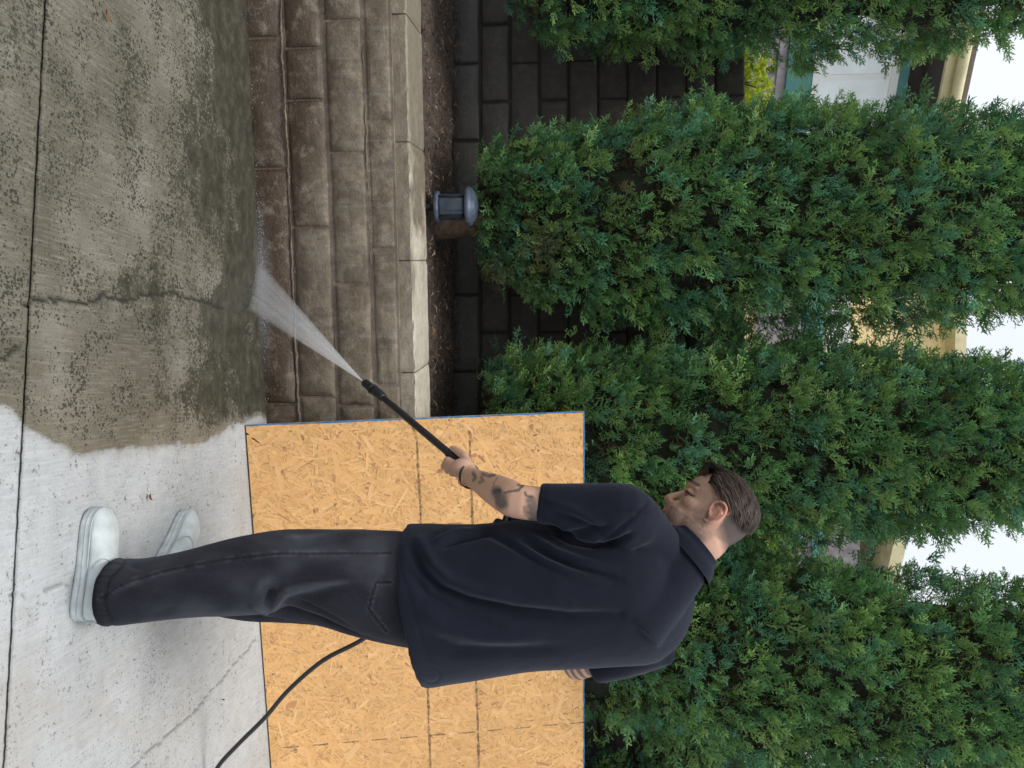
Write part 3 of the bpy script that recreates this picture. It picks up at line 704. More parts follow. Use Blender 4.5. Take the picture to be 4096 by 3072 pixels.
def cypress(name, label, prof, yc, seed, nclump, zbot, ztop, thick=0.92, holes=(), brown=()):
    """prof: rows (photo height, left, right) read off at the tree's distance"""
    r = np.random.default_rng(seed)
    rows = sorted([(at(v, (a + b_) / 2, yc)[2], at(v, a, yc)[0], at(v, b_, yc)[0]) for v, a, b_ in prof])
    zz = np.array([q[0] for q in rows]); xl = np.array([q[1] for q in rows]); xr = np.array([q[2] for q in rows])
    cxf = lambda z: np.interp(z, zz, (xl + xr) / 2); rf = lambda z: np.interp(z, zz, (xr - xl) / 2)
    root = empty(name, (float(cxf(zz[0])), yc, 0.6)); tag(root, label, 'tree', 'cypress trees behind the low wall')
    # trunk and limbs
    zt = np.linspace(0.55, ztop * 0.97, 9); tp = [np.array([cxf(max(z, zz[0])) + 0.02 * math.sin(3 * z + seed), yc + 0.02 * math.cos(2 * z), z]) for z in zt]
    parts = [tube(tp, np.linspace(0.055, 0.015, 9), 9, 2)]
    for k in range(16):
        z = zt[1] + (zt[-2] - zt[1]) * (k + r.random()) / 16; a = r.uniform(0, 2 * math.pi); Rr = rf(max(z, zz[0])) * 0.75
        p = np.array([cxf(max(z, zz[0])), yc, z]); d = np.array([math.cos(a), math.sin(a) * thick, 0.0])
        parts.append(tube([p, p + d * Rr * .5 + [0, 0, .06], p + d * Rr + [0, 0, .28]], [0.016, 0.011, 0.004], 6, 2))
    V, F = join_vf(parts); mesh('trunk', V, F, M_bark, root, True)
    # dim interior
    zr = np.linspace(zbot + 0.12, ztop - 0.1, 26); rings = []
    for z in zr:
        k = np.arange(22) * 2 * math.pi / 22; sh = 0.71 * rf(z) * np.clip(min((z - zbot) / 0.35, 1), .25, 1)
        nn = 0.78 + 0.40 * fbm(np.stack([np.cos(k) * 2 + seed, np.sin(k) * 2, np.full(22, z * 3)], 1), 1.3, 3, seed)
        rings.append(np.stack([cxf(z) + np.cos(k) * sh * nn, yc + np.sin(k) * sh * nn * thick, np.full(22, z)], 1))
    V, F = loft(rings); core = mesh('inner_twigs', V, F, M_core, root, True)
    # crown: clumps of sprays
    i_ = np.arange(nclump); q_ = (i_ * 0.61803398875 + r.normal(0, .02, nclump)) % 1.0        # even spread with a little disorder
    a = np.where(i_ % 9 < 8, -math.pi - .45 + (math.pi + .9) * q_, .45 + (math.pi - .9) * q_)
    z = zbot + (ztop - zbot) * np.clip((i_ + r.uniform(-4, 5, nclump)) / nclump, 0, 1)
    Rr = rf(z); lump = fbm(np.stack([np.cos(a) * 1.5 + seed * 3, np.sin(a) * 1.5, z * 1.5], 1), 1.9, 2, seed)
    rad = Rr * (0.93 + 0.24 * (lump - 0.5) + r.normal(0, 0.04, nclump)) - 0.035
    C = np.stack([cxf(z) + np.cos(a) * rad, yc + np.sin(a) * rad * thick, z], 1)
    px, py = proj(C); keep = np.ones(nclump, bool)
    for hx, hy, hr1, hr2 in holes: keep &= ~((((px - hx) / hr1) ** 2 + ((py - hy) / hr2) ** 2 < 1) & (C[:, 1] < yc + 0.1))
    C, a, z, Rr = C[keep], a[keep], z[keep], Rr[keep]; n = len(C)
    outw = np.stack([np.cos(a), np.sin(a), np.zeros(n)], 1)
    cdir = outw * r.uniform(0.30, 0.75, (n, 1)) + np.array([0, 0, 1.0]) * r.uniform(0.55, 1.0, (n, 1)) + r.normal(0, 0.22, (n, 3))
    cdir /= np.linalg.norm(cdir, axis=1)[:, None]
    csize = r.uniform(0.75, 1.25, n)
    per = 12; ci = np.repeat(np.arange(n), per); m = len(ci)
    g1 = np.array([0.080, 0.178, 0.062]); g2 = np.array([0.130, 0.225, 0.066]); g3 = np.array([0.062, 0.165, 0.090])
    w = r.random((n, 1)); cc = np.where(w < .45, g1, np.where(w < .75, g2, g3)) * r.uniform(1.0, 1.85, (n, 1))
    side = r.normal(0, 1, (m, 3)); side -= cdir[ci] * (side * cdir[ci]).sum(1)[:, None]
    along = r.uniform(-0.35, 0.75, m)
    P = C[ci] + cdir[ci] * (along * 0.085 * csize[ci])[:, None] + side * 0.032 * csize[ci][:, None]
    D = cdir[ci] + side * 0.40 + r.normal(0, 0.15, (m, 3))
    size = r.uniform(0.046, 0.086, m) * csize[ci]
    col = cc[ci] * r.uniform(0.85, 1.15, (m, 1))
    for bx, by, br in brown:
        pxx, pyy = proj(P); q = np.exp(-(((pxx - bx) / br) ** 2 + ((pyy - by) / br) ** 2)) * r.uniform(.2, 1, m)
        col = col * (1 - q[:, None]) + np.array([0.16, 0.085, 0.045]) * q[:, None]
    # sparse half-dead sprays deeper inside
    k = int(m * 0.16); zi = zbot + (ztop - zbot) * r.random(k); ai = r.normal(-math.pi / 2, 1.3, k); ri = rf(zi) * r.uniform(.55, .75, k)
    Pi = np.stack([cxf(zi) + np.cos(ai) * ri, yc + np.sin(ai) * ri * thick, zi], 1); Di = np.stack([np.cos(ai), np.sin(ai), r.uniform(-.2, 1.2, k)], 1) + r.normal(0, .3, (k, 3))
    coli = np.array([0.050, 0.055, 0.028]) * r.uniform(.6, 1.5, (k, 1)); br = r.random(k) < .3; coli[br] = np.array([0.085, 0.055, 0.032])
    PP = np.vstack([P, Pi]); ok = ~(((PP - O0) @ bn > -0.10) & (PP[:, 2] < TL[2] + 0.10) & ((PP - O0) @ e1 > -0.05)) & (PP[:, 1] < BW - 0.01)
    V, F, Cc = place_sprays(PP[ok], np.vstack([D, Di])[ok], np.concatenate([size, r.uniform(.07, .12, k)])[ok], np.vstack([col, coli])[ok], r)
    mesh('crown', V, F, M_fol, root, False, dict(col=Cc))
    return root
W = 1.8517
def pv(rows): return [(v * W, a * W, b_ * W) for v, a, b_ in rows]
YT = 4.22
ZT = 4.0
cypress('cypress_tree', 'tall green cypress tree standing left of the path light', pv([(1050, -330, -10), (1100, -360, 40), (1200, -380, 100), (1300, -385, 95), (1400, -390, 95), (1500, -390, 112), (1600, -390, 125), (1700, -390, 122), (1800, -390, 118), (1900, -385, 104), (2000, -380, 112), (2100, -370, 88), (2212, -350, 60), (2400, -300, 20)]), YT, 11, 700, 0.98, ZT)
cypress('cypress_tree', 'tall green cypress tree growing right above the path light', pv([(990, 420, 560), (1050, 350, 580), (1100, 318, 625), (1150, 300, 650), (1250, 285, 685), (1350, 255, 700), (1450, 240, 700), (1550, 230, 698), (1650, 225, 692), (1750, 235, 694), (1850, 235, 698), (1950, 238, 700), (2050, 245, 690), (2150, 260, 680), (2212, 270, 670), (2400, 320, 620)]), YT, 12, 960, 0.82, ZT,
        holes=[(2430, 700, 85, 42), (2530, 735, 60, 26), (2810, 800, 60, 40), (2240, 1180, 70, 34)], brown=[(2170, 1000, 90), (1950, 1080, 70), (2480, 740, 60)])
cypress('cypress_tree', 'tall green cypress tree growing behind the head of the man', pv([(1030, 810, 1150), (1100, 775, 1170), (1200, 755, 1180), (1300, 752, 1175), (1400, 745, 1185), (1500, 742, 1185), (1600, 734, 1172), (1700, 734, 1168), (1800, 738, 1164), (1900, 750, 1148), (2000, 770, 1142), (2100, 780, 1138), (2212, 800, 1118), (2400, 840, 1080)]), YT, 13, 940, 0.84, ZT)
cypress('cypress_tree', 'tall green cypress tree at the right, rising behind the strand board', pv([(1050, 1290, 1500), (1200, 1240, 1540), (1300, 1220, 1555), (1400, 1195, 1575), (1500, 1188, 1610), (1600, 1182, 1660), (1700, 1190, 1690), (1800, 1208, 1690), (1900, 1232, 1685), (2000, 1240, 1680), (2100, 1254, 1675), (2212, 1266, 1660), (2400, 1300, 1600)]), YT, 14, 940, 0.90, ZT)
cypress('cypress_tree', 'shaded cypress tree at the far right edge, mostly cut off by the frame', pv([(1050, 1640, 1950), (1300, 1620, 2000), (1500, 1640, 2050), (1700, 1720, 2080), (2000, 1740, 2080), (2400, 1760, 2000)]), YT + 0.25, 15, 300, 0.90, ZT)

# ------------------------------------------------------------------ lime shrubs peeping over the tall wall
M_lime = colored('lime_leaves', 0.5, 0.35)
def shrub(label, px, py, spx, spy, Y, n, seed):
    r = np.random.default_rng(seed); c0 = at(px, py, Y); sc = Y / FPX
    root = empty('lime_shrub', (c0[0], Y, 0)); tag(root, label, 'shrub', 'lime shrubs behind the tall wall')
    q = r.normal(0, 1, (n, 3)); q /= np.linalg.norm(q, axis=1)[:, None]; q *= r.random((n, 1)) ** .4
    P = c0 + q * [spy * sc, 0.22, spx * sc]
    d = r.normal(0, 1, (n, 3)); d[:, 2] += .4; d /= np.linalg.norm(d, axis=1)[:, None]; s = np.cross(d, r.normal(0, 1, (n, 3))); s /= np.linalg.norm(s, axis=1)[:, None]
    L = r.uniform(.03, .055, (n, 1)); w = L * .3; nn = np.cross(d, s)
    V = np.stack([P - d * L / 2, P + s * w + nn * .004, P + d * L / 2, P - s * w + nn * .004], 1).reshape(-1, 3)
    col = np.array([0.52, 0.60, 0.045]) * r.uniform(.65, 1.25, (n, 1)) + np.array([0.0, 0.04, 0]) * r.random((n, 1))  # lime leaves coloured extra bright to carry the sunlight on them
    mesh('foliage', V, np.arange(4 * n).reshape(n, 4), M_lime, root, False, dict(col=np.repeat(col, 4, 0)))
    V, F = join_vf([tube([[c0[0] + r.normal(0, .05), Y, 0], [c0[0] + r.normal(0, .1), Y, c0[2] * .6], c0 + r.normal(0, .08, 3)], [.012, .01, .004], 6, 2) for _ in range(5)])
    mesh('stem', V, F, M_bark, root, True)
shrub('bright lime green shrub over the tall wall below the house window', 2990, 330, 105, 160, 5.15, 620, 1)
shrub('few yellow-green leaves over the tall wall between the two middle cypress trees', 2925, 1320, 70, 45, 5.1, 90, 2)
shrub('small lime green leaves beside the back of the head of the man', 3045, 2165, 60, 70, 5.1, 130, 3)

# ------------------------------------------------------------------ the house behind
HA = at(2330, 300, 9.0); hdir = np.array([6000.0, 3600.0, 0]); hdir /= np.linalg.norm(hdir); hn = np.array([hdir[1], -hdir[0], 0])   # hn faces the camera
def hp(px, py, off=0.0):
    d = ray(px, py); o = np.array([0, 0, CAMH]); q = HA + hn * off; k = ((q - o) @ hn) / (d @ hn); p = o + d * k
    return (p - HA) @ hdir, p[2]
def hbox(s0, s1, o0, o1, z0, z1):
    P = [HA + hdir * s + hn * o + np.array([0, 0, z - HA[2]]) for s in (s0, s1) for o in (o0, o1) for z in (z0, z1)]
    return np.array(P), [[0, 1, 3, 2], [4, 6, 7, 5], [0, 4, 5, 1], [2, 3, 7, 6], [0, 2, 6, 4], [1, 5, 7, 3]]
M_side = plain('grey_shingle', (0.33, 0.30, 0.31), 0.9, 0.3, 9, 0.5, 30)
M_teal = plain('teal_trim', (0.085, 0.26, 0.25), 0.6, 0.12, 8, 0.1)
M_white = plain('white_window_frame', (0.82, 0.82, 0.80), 0.5, 0.05, 8, 0.05)
M_soffit = plain('dark_soffit', (0.055, 0.048, 0.045), 0.9, 0.2, 8, 0.1)
M_fascia = plain('cream_fascia', (0.62, 0.56, 0.33), 0.6, 0.15, 8, 0.1)
M_roof = plain('brown_roof', (0.16, 0.13, 0.11), 0.9, 0.3, 12, 0.5, 30)
M_glass = plain('pale_glass', (0.80, 0.86, 0.86), 0.08, 0.10, 3, 0.0, spec=0.8)  # pale blue-white glossy panes
M_sungold = plain('sun_gold_wall', (0.92, 0.72, 0.36), 0.9, 0.1, 8, 0.2)  # golden sunlight painted in as the wall's own colour
house = empty('house', tuple(HA * [1, 1, 0])); tag(house, 'grey shingled house with teal trim and white window behind the wall', 'house')
def part(name, boxes, mat, parent=house): V, F = join_vf(boxes); return mesh(name, V, F, mat, parent)
EZ = hp(3690, 300)[1]
S0, S1 = -3.5, hp(3400, 850)[0]
# shingle courses as real laps
lap = 0.16; nl = int(EZ / lap)
for k in range(nl):
    z0 = k * lap; V = []
    P = [HA + hdir * s + hn * o + np.array([0, 0, z - HA[2]]) for s in (S0, S1) for o, z in ((-0.2, z0), (0.022, z0), (0.004, z0 + lap - 0.003), (-0.2, z0 + lap - 0.003))]
    mesh('siding_course', P, [[0, 1, 2, 3], [4, 7, 6, 5], [0, 4, 5, 1], [1, 5, 6, 2], [2, 6, 7, 3], [3, 7, 4, 0]], M_side, house)
za, zb = hp(3143, 300)[1], hp(3222, 300)[1]
part('trim_band', [hbox(S0 - .05, S1, -0.1, 0.06, za, zb)], M_teal)
zc = hp(3245, 300)[1]; part('trim_band', [hbox(S0 - .05, S1, -0.1, 0.045, zb + .004, zc)], M_teal)
wz0, wz1 = hp(3248, 300)[1], hp(3590, 300)[1]
def window(s0, s1, mull):
    w = part('window', [hbox(s0, s0 + .07, -.05, .05, wz0, wz1), hbox(s1 - .07, s1, -.05, .05, wz0, wz1), hbox(s0 + .07, s1 - .07, -.05, .05, wz0, wz0 + .075), hbox(s0 + .07, s1 - .07, -.05, .05, wz1 - .075, wz1)], M_white)
    for m in mull: part('mullion', [hbox(m - .025, m + .025, -.05, .04, wz0 + .075, wz1 - .075)], M_white, w)
    ed = [s0 + .07] + mull + [s1 - .07]
    for a, b_ in zip(ed[:-1], ed[1:]): part('pane', [hbox(a + .026, b_ - .026, 0.0, .034, wz0 + .075, wz1 - .075)], M_glass, w)
    part('head_trim', [hbox(s0 - .1, s1 + .1, -.1, .055, wz1 + .003, hp(3628, 300)[1])], M_teal, w)
sm = hp(3400, 305)[0]
window(sm - 0.75, sm + 1.05, [sm])
part('soffit', [hbox(S0 - .5, S1 + .3, -.15, .55, EZ, EZ + .05)], M_soffit)
part('frieze', [hbox(S0, S1, -.15, .03, EZ - .14, EZ - .002)], M_soffit)
part('fascia', [hbox(S0 - .5, S1 + .3, .552, .60, EZ - .02, EZ + .17)], M_fascia)
P = [HA + hdir * s + hn * o + np.array([0, 0, z - HA[2]]) for s in (S0 - .5, S1 + .3) for o, z in ((.62, EZ + .175), (.62, EZ + .215), (-3.5, EZ + .50), (-3.5, EZ + .46))]
mesh('roof', P, [[0, 1, 2, 3], [4, 7, 6, 5], [0, 4, 5, 1], [1, 5, 6, 2], [2, 6, 7, 3], [3, 7, 4, 0]], M_roof, house)
V, F = tube([HA + hdir * (S0 - .5) + hn * .66 + np.array([0, 0, EZ + .10 - HA[2]]), HA + hdir * (S1 + .3) + hn * .66 + np.array([0, 0, EZ + .10 - HA[2]])], [.05, .05], 10, 1); mesh('gutter', V, F, M_fascia, house, True)
# houses farther back; golden sunlight is put into the tall one's wall colour
def far_house(name, label, x0, x1, Y, depth, zt, wallm, roofm, trims=(), pitch=0.25):
    h = empty(name, ((x0 + x1) / 2, Y, 0)); tag(h, label, 'house')
    V, F = box_vf(x0, x1, Y, Y + depth, -0.05, zt); mesh('wall', V, F, wallm, h)
    for z0, z1_, m in trims: V, F = box_vf(x0 - .01, x1 + .01, Y - .05, Y + .02, z0, z1_); mesh('trim_band', V, F, m, h)
    o = .3; zr = zt + pitch * (x1 - x0 + 2 * o); V = [(x0 - o, Y - .35, zr), (x1 + o, Y - .35, zt - .05), (x1 + o, Y + depth, zt - .05), (x0 - o, Y + depth, zr)]
    V = V + [(a_, b_, c_ + .16) for a_, b_, c_ in V]
    mesh('roof', V, [[3, 2, 1, 0], [4, 5, 6, 7], [0, 1, 5, 4], [1, 2, 6, 5], [2, 3, 7, 6], [3, 0, 4, 7]], roofm, h)
    return h
def zy(v, Y): return at(v, 1400, Y)[2]
far_house('sun_gold_house', 'house wall with golden sunlight in its colour, glimpsed through leaves between the middle cypress trees', at(3500, 1080, 14)[0], at(3500, 1600, 14)[0], 14.0, 3.0, zy(3790, 14), M_sungold, M_fascia,
          [(zy(3205, 14), zy(3290, 14), M_teal), (zy(3020, 14), zy(3200, 14), M_side), (zy(3300, 14), zy(3400, 14), M_white)], 0.0)
far_house('grey_house', 'grey house corner with teal trim under the sloping eave behind the head of the man', at(3300, 1950, 12)[0], at(3300, 2560, 12)[0], 12.0, 3.0, zy(3440, 12), M_side, M_fascia,
          [(zy(2700, 12), zy(3190, 12), M_soffit), (zy(3245, 12), zy(3295, 12), M_teal)], 0.20)

# ------------------------------------------------------------------ fallen leaves on the concrete
def leaf(label, px, py, L, w, col, rot):
    p = onz(px, py, 0.004); m = plain('dry_leaf', col, 0.8, 0.25, 150, 0.2)
    V = []; n = 7
    for i in range(n):
        t = i / (n - 1); h = w * math.sin(math.pi * (0.08 + 0.86 * t)) * (1 - .3 * t); z = 0.003 + 0.006 * (t - .5) ** 2 * 4
        c_ = np.array([math.cos(rot), math.sin(rot), 0]) * (t - .5) * L; q = np.array([-math.sin(rot), math.cos(rot), 0]) * h
        V += [p + c_ + q + [0, 0, z + .003], p + c_ + [0, 0, z], p + c_ - q + [0, 0, z + .004]]
    F = [[3 * i + k, 3 * i + k + 1, 3 * i + k + 4, 3 * i + k + 3] for i in range(n - 1) for k in (0, 1)]
    tag(mesh('fallen_leaf', V, F, m, None, True), label, 'leaf')
leaf('small dark red leaf fallen on the dry concrete beside the shoe', 592, 1988, 0.022, 0.008, (0.13, 0.025, 0.015), 0.4)
leaf('orange-brown leaf lying on the wet concrete at the left', 422, 62, 0.036, 0.006, (0.20, 0.075, 0.02), 0.9)
leaf('tiny grey leaf lying on the dry concrete near the hose', 885, 2798, 0.016, 0.004, (0.12, 0.10, 0.09), 1.2)

# ================================================================== THE MAN, HIS GUN, HOSE AND SPRAY
def remesh(V, F, voxel, smooth_it=4, smooth_f=0.5):
    """one continuous skin around overlapping closed pieces"""
    me = bpy.data.meshes.new('tmp'); me.from_pydata([tuple(v) for v in V], [], F); me.update()
    bm = bmesh.new(); bm.from_mesh(me); bmesh.ops.recalc_face_normals(bm, faces=bm.faces); bm.to_mesh(me); bm.free()
    o = bpy.data.objects.new('tmp', me); scene.collection.objects.link(o)
    md = o.modifiers.new('r', 'REMESH'); md.mode = 'VOXEL'; md.voxel_size = voxel; md.adaptivity = 0.0
    if smooth_it:
        s = o.modifiers.new('s', 'SMOOTH'); s.factor = smooth_f; s.iterations = smooth_it
    dg = bpy.context.evaluated_depsgraph_get(); dg.update(); ev = o.evaluated_get(dg)
    m2 = bpy.data.meshes.new_from_object(ev, depsgraph=dg)
    bpy.data.objects.remove(o); bpy.data.meshes.remove(me)
    n = len(m2.vertices); P = np.empty(n * 3, np.float32); m2.vertices.foreach_get('co', P)
    Nn = np.empty(n * 3, np.float32); m2.vertices.foreach_get('normal', Nn)
    return m2, P.reshape(-1, 3).astype(float), Nn.reshape(-1, 3).astype(float)
def finish(m2, name, P, mat, parent, attrs=None, loc=None):
    off = np.array(parent.location) if parent is not None else np.array(loc if loc is not None else (0, 0, 0))
    m2.vertices.foreach_set('co', (P - off).astype(np.float32).ravel()); m2.name = name
    m2.polygons.foreach_set('use_smooth', np.ones(len(m2.polygons), bool))
    for nm, a in (attrs or {}).items():
        a = np.asarray(a, np.float32)
        if a.ndim == 1: x = m2.attributes.new(nm, 'FLOAT', 'POINT'); x.data.foreach_set('value', a)
        else: x = m2.attributes.new(nm, 'FLOAT_COLOR', 'POINT'); x.data.foreach_set('color', np.hstack([a, np.ones((len(a), 1), np.float32)]).ravel())
    m2.materials.clear(); m2.materials.append(mat); m2.update()
    o = bpy.data.objects.new(name, m2); link(o, parent)
    if parent is None: o.location = off
    return o
z1 = lambda x, y: (1500 + x / 1.276, 1500 + y / 1.276)
z4 = lambda x, y: (200 + x / 1.4747, 1950 + y / 1.4747)
z3 = lambda x, y: (1700 + x / 3.318, 1700 + y / 3.318)
zh = lambda x, y: (2500 + x / 2.552, 1750 + y / 2.552)
def unit(v): v = np.asarray(v, float); return v / np.linalg.norm(v)

# ---- the lance gives the hands their place
NOZ = at(1459, 1531, 3.00); HND = at(1812, 1826, 2.70); GUN = at(2045, 2022, 2.545)
lax = unit(NOZ - HND); lperp = unit(np.cross(lax, [0, 1, 0]))
cam_side = unit(np.array([0, -1.0, 0.25]) - lax * (np.array([0, -1.0, 0.25]) @ lax))
wdn = np.cross(cam_side, lax); wdn = wdn if wdn[0] > 0 else -wdn         # across the lance: downwards and to the right
def onl(d): return HND + lax * d

# ---- head frame
TH, PH, HS = R(48), R(17), 1.06
Fh = np.array([-math.cos(PH) * math.cos(TH), math.sin(PH) * math.cos(TH), -math.sin(TH)]); Rh = np.array([math.sin(PH), math.cos(PH), 0.0]); Uh = np.cross(Rh, Fh)
roll = R(-4); Rh, Uh = Rh * math.cos(roll) + Uh * math.sin(roll), Uh * math.cos(roll) - Rh * math.sin(roll)
EARP = at(*zh(905, 765), 2.50); HC = EARP + Rh * 0.078 * HS
MH = np.stack([Rh, Fh, Uh], 1)
def hd(P): return HC + (np.asarray(P, float) * HS) @ MH.T
def head_rings():
    T = [(-.117, .050, .082, .018), (-.110, .030, .093, .029), (-.098, .000, .098, .040), (-.082, -.030, .096, .049), (-.066, -.055, .094, .056), (-.05, -.070, .095, .060), (-.035, -.080, .093, .0645),
         (-.018, -.088, .090, .068), (0, -.094, .087, .0705), (.018, -.099, .088, .073), (.034, -.101, .096, .0745), (.052, -.101, .097, .0755), (.07, -.098, .092, .0745), (.088, -.089, .080, .069), (.103, -.074, .064, .058), (.115, -.050, .042, .042), (.123, -.02, .014, .018)]
    T = catmull(np.array(T), 3); rings = []
    for z, yb, yf, w in T:
        k = np.arange(40) * 2 * math.pi / 40; cy, ry = (yf + yb) / 2, (yf - yb) / 2
        c, s = np.cos(k), np.sin(k); ex = 0.86
        x = w * np.sign(c) * np.abs(c) ** ex; y = cy + ry * np.sign(s) * np.abs(s) ** (0.95)
        x = x * (1 - 0.10 * (s > 0) * np.abs(s))
        rings.append(np.stack([x, y, np.full(40, z)], 1))
    return rings
HP = []
def hadd(vf): HP.append((hd(vf[0]), vf[1]))
hadd(loft(head_rings()))
hadd(tube([(0, .088, .016), (0, .0985, -.002), (0, .109, -.021), (0, .1130, -.030)], [.0080, .0090, .0105, .0110], 12, 3))
hadd(tube([(0, .107, -.034), (0, .096, -.047)], [.0095, .0085], 12, 3)); hadd(ellipsoid((0, .0925, -.047), .022, .012, .013))
for sx in (-1, 1):
    hadd(ellipsoid((sx * .016, .086, -.038), .013, .014, .016)); hadd(ellipsoid((sx * .0115, .100, -.036), .0085, .012, .0085))                       # nostril wings
    hadd(tube([(sx * .008, .0945, .034), (sx * .026, .0905, .037), (sx * .045, .075, .030)], [.0085, .009, .007], 10, 3))   # brow ridge
    hadd(ellipsoid((sx * .038, .044, -.014), .0270, .040, .024))                           # cheek bone
    hadd(ellipsoid((sx * .029, .0835, .012), .0145, .0105, .0100))                         # eye under its lids
    hadd(ellipsoid((sx * .038, .006, -.058), .026, .050, .032))                           # corner of the jaw
    hadd(ellipsoid((sx * .024, .054, -.060), .029, .036, .034))
    # ear: helix, antihelix, lobe, bowl
    E = lambda y, z, x=0: (sx * (.0735 + x), y, z)
    hel = [E(.011, -.008, .003), E(.016, .010, .004), E(.013, .026, .008), E(.000, .034, .012), E(-.015, .029, .016), E(-.023, .014, .018), E(-.022, -.004, .016), E(-.014, -.020, .010), E(-.003, -.031, .006), E(.008, -.030, .003)]
    hadd(tube(hel, [.0030, .0034, .0036, .0038, .0040, .0040, .0038, .0040, .0052, .0042], 10, 4))
    hadd(tube([E(.004, .020, .006), E(-.008, .016, .010), E(-.013, .004, .012), E(-.010, -.010, .009), E(.000, -.016, .006)], [.0028, .0034, .0038, .0036, .003], 8, 4))
    hadd(tube([E(.010, -.004, .006), E(.006, -.012, .008)], [.0042, .004], 8, 3))
    hadd(ellipsoid((sx * .074, -.006, 0), .0065, .019, .027))
hadd(tube([(-.022, .090, -.058), (-.010, .0985, -.0545), (0, .0995, -.0560), (.010, .0985, -.0545), (.022, .090, -.058)], [.003, .0055, .0055, .0055, .003], 10, 3))
hadd(tube([(-.020, .090, -.066), (0, .099, -.0665), (.020, .090, -.066)], [.003, .0065, .003], 10, 3))
hadd(ellipsoid((0, .093, -.094), .022, .014, .017))                                        # chin
# neck and upper trunk
NAX = unit([-.60, .24, .76]); NC = at(*zh(700, 1120), 2.545); NB = at(*z1(1480, 1060), 2.53)
NKU = hd((0, -.035, -.045))
HP.append(tube([NB - NAX * .06, NC - NAX * .05, NC, (NC + NKU) / 2, NKU], [.075, .062, .0575, .058, .058], 24, 4))
HP.append(tube([NC + np.array([.022, -.0, -.05]), hd((0, -.042, -.012))], [.056, .050], 20, 3))
PEL = at(*z1(250, 1120), 2.50)
HP.append(tube([PEL, at(*z1(700, 1110), 2.51), at(*z1(1100, 1080), 2.52), NB - NAX * .05], [.05, .05, .06, .065], 20, 4))
# ---- arms (his left one is the near one)
SHL = at(*z1(1310, 720), 2.385); ELL = at(*z3(1215, 1010), 2.375); WRL = at(*z3(612, 690), 2.615)
HP.append(tube([NB - NAX * .12, SHL + np.array([.02, .03, -.02])], [.035, .040], 16, 3))
upl = unit(ELL - SHL); fol = unit(WRL - ELL)
HP.append(tube([SHL, SHL * .6 + ELL * .4, SHL * .25 + ELL * .75, ELL, ELL * .80 + WRL * .20, ELL * .55 + WRL * .45, ELL * .2 + WRL * .8, WRL], [.058, .050, .046, .0455, .0475, .043, .032, .0285], 22, 4))
SHR = at(*z1(1420, 1340), 2.62); ELR = at(*z1(1035, 1478), 2.735); WRR = GUN + np.array([.17, .10, .0])
HP.append(tube([NB - NAX * .12, SHR + np.array([-.02, 0, -.02])], [.035, .040], 16, 3))
HP.append(tube([SHR, SHR * .5 + ELR * .5, ELR], [.058, .048, .046], 20, 4))
HP.append(tube([ELR, ELR * .7 + WRR * .3, WRR], [.046, .042, .028], 20, 4))
# ---- left hand closed round the lance
PALM = onl(-.050) + cam_side * .030 + wdn * .006
def seg(points, radii): HP.append(tube(points, radii, 12, 3))
kn = []
for i, (dl, ln, rr) in enumerate([(-.006, 1.0, .0108), (-.028, 1.05, .0110), (-.050, 1.0, .0104), (-.070, .85, .0094)]):
    mcp = onl(dl - .012) + cam_side * (.029 - .003 * i) + wdn * (.020 + .001 * i)
    pip = onl(dl + .004) + cam_side * .006 + wdn * .040 * ln
    dip = onl(dl + .003) - cam_side * .020 + wdn * .026
    tip_ = onl(dl) - cam_side * .025 + wdn * .006
    kn.append(mcp)
    seg([mcp, pip], [rr * 1.15, rr]); seg([pip, dip], [rr, rr * .92]); seg([dip, tip_], [rr * .92, rr * .8])
for k, m_ in enumerate(kn):
    HP.append(tube([WRL + (PALM - WRL) * .15 + wdn * (.010 * (k - 1)), (m_ + WRL) / 2 + cam_side * .004, m_], [.021, .0175, .0125], 14, 3))
HP.append(ellipsoid(PALM * .6 + WRL * .4, .030, .024, .034))
th0 = WRL * .60 + onl(-.05) * .40 - wdn * .012 + cam_side * .006
th1 = onl(-.045) - wdn * .022 + cam_side * .016; th2 = onl(-.012) - wdn * .021 + cam_side * .014; th3 = onl(.016) - wdn * .017 + cam_side * .010
seg([th0, th1], [.019, .0135]); seg([th1, th2], [.0135, .0115]); seg([th2, th3], [.0115, .0085])
# ---- right hand on the grip
GR = GUN + np.array([.12, .06, -.01])
HP.append(ellipsoid(WRR * .5 + GR * .5, .042, .03, .04))
for i in range(4):
    b0 = WRR * .35 + GR * .65 + np.array([0, .02, .03 - .021 * i]); seg([b0, b0 + np.array([-.035, .01, -.004])], [.011, .0105]); seg([b0 + np.array([-.035, .01, -.004]), b0 + np.array([-.045, -.02, -.006])], [.0105, .009]); seg([b0 + np.array([-.045, -.02, -.006]), b0 + np.array([-.02, -.03, -.006])], [.009, .008])
seg([WRR + np.array([0, -.01, .02]), GR + np.array([.0, -.03, .04])], [.015, .011]); seg([GR + np.array([.0, -.03, .04]), GR + np.array([-.03, -.025, .05])], [.011, .0085])
# legs inside the trousers
LEGN = [at(*z4(430, 610), 2.25), at(*z4(1250, 500), 2.33), at(*z4(1900, 560), 2.45)]
LEGF = [at(*z4(830, 505), 2.665), at(*z4(1300, 600), 2.645), at(*z4(1950, 660), 2.56)]
for lg in (LEGN, LEGF):
    HP.append(tube([lg[0], lg[1], lg[2], PEL], [.03, .034, .040, .045], 14, 3))
V, F = join_vf(HP)
m2, P, Nn = remesh(V, F, 0.0029, 4, 0.5)
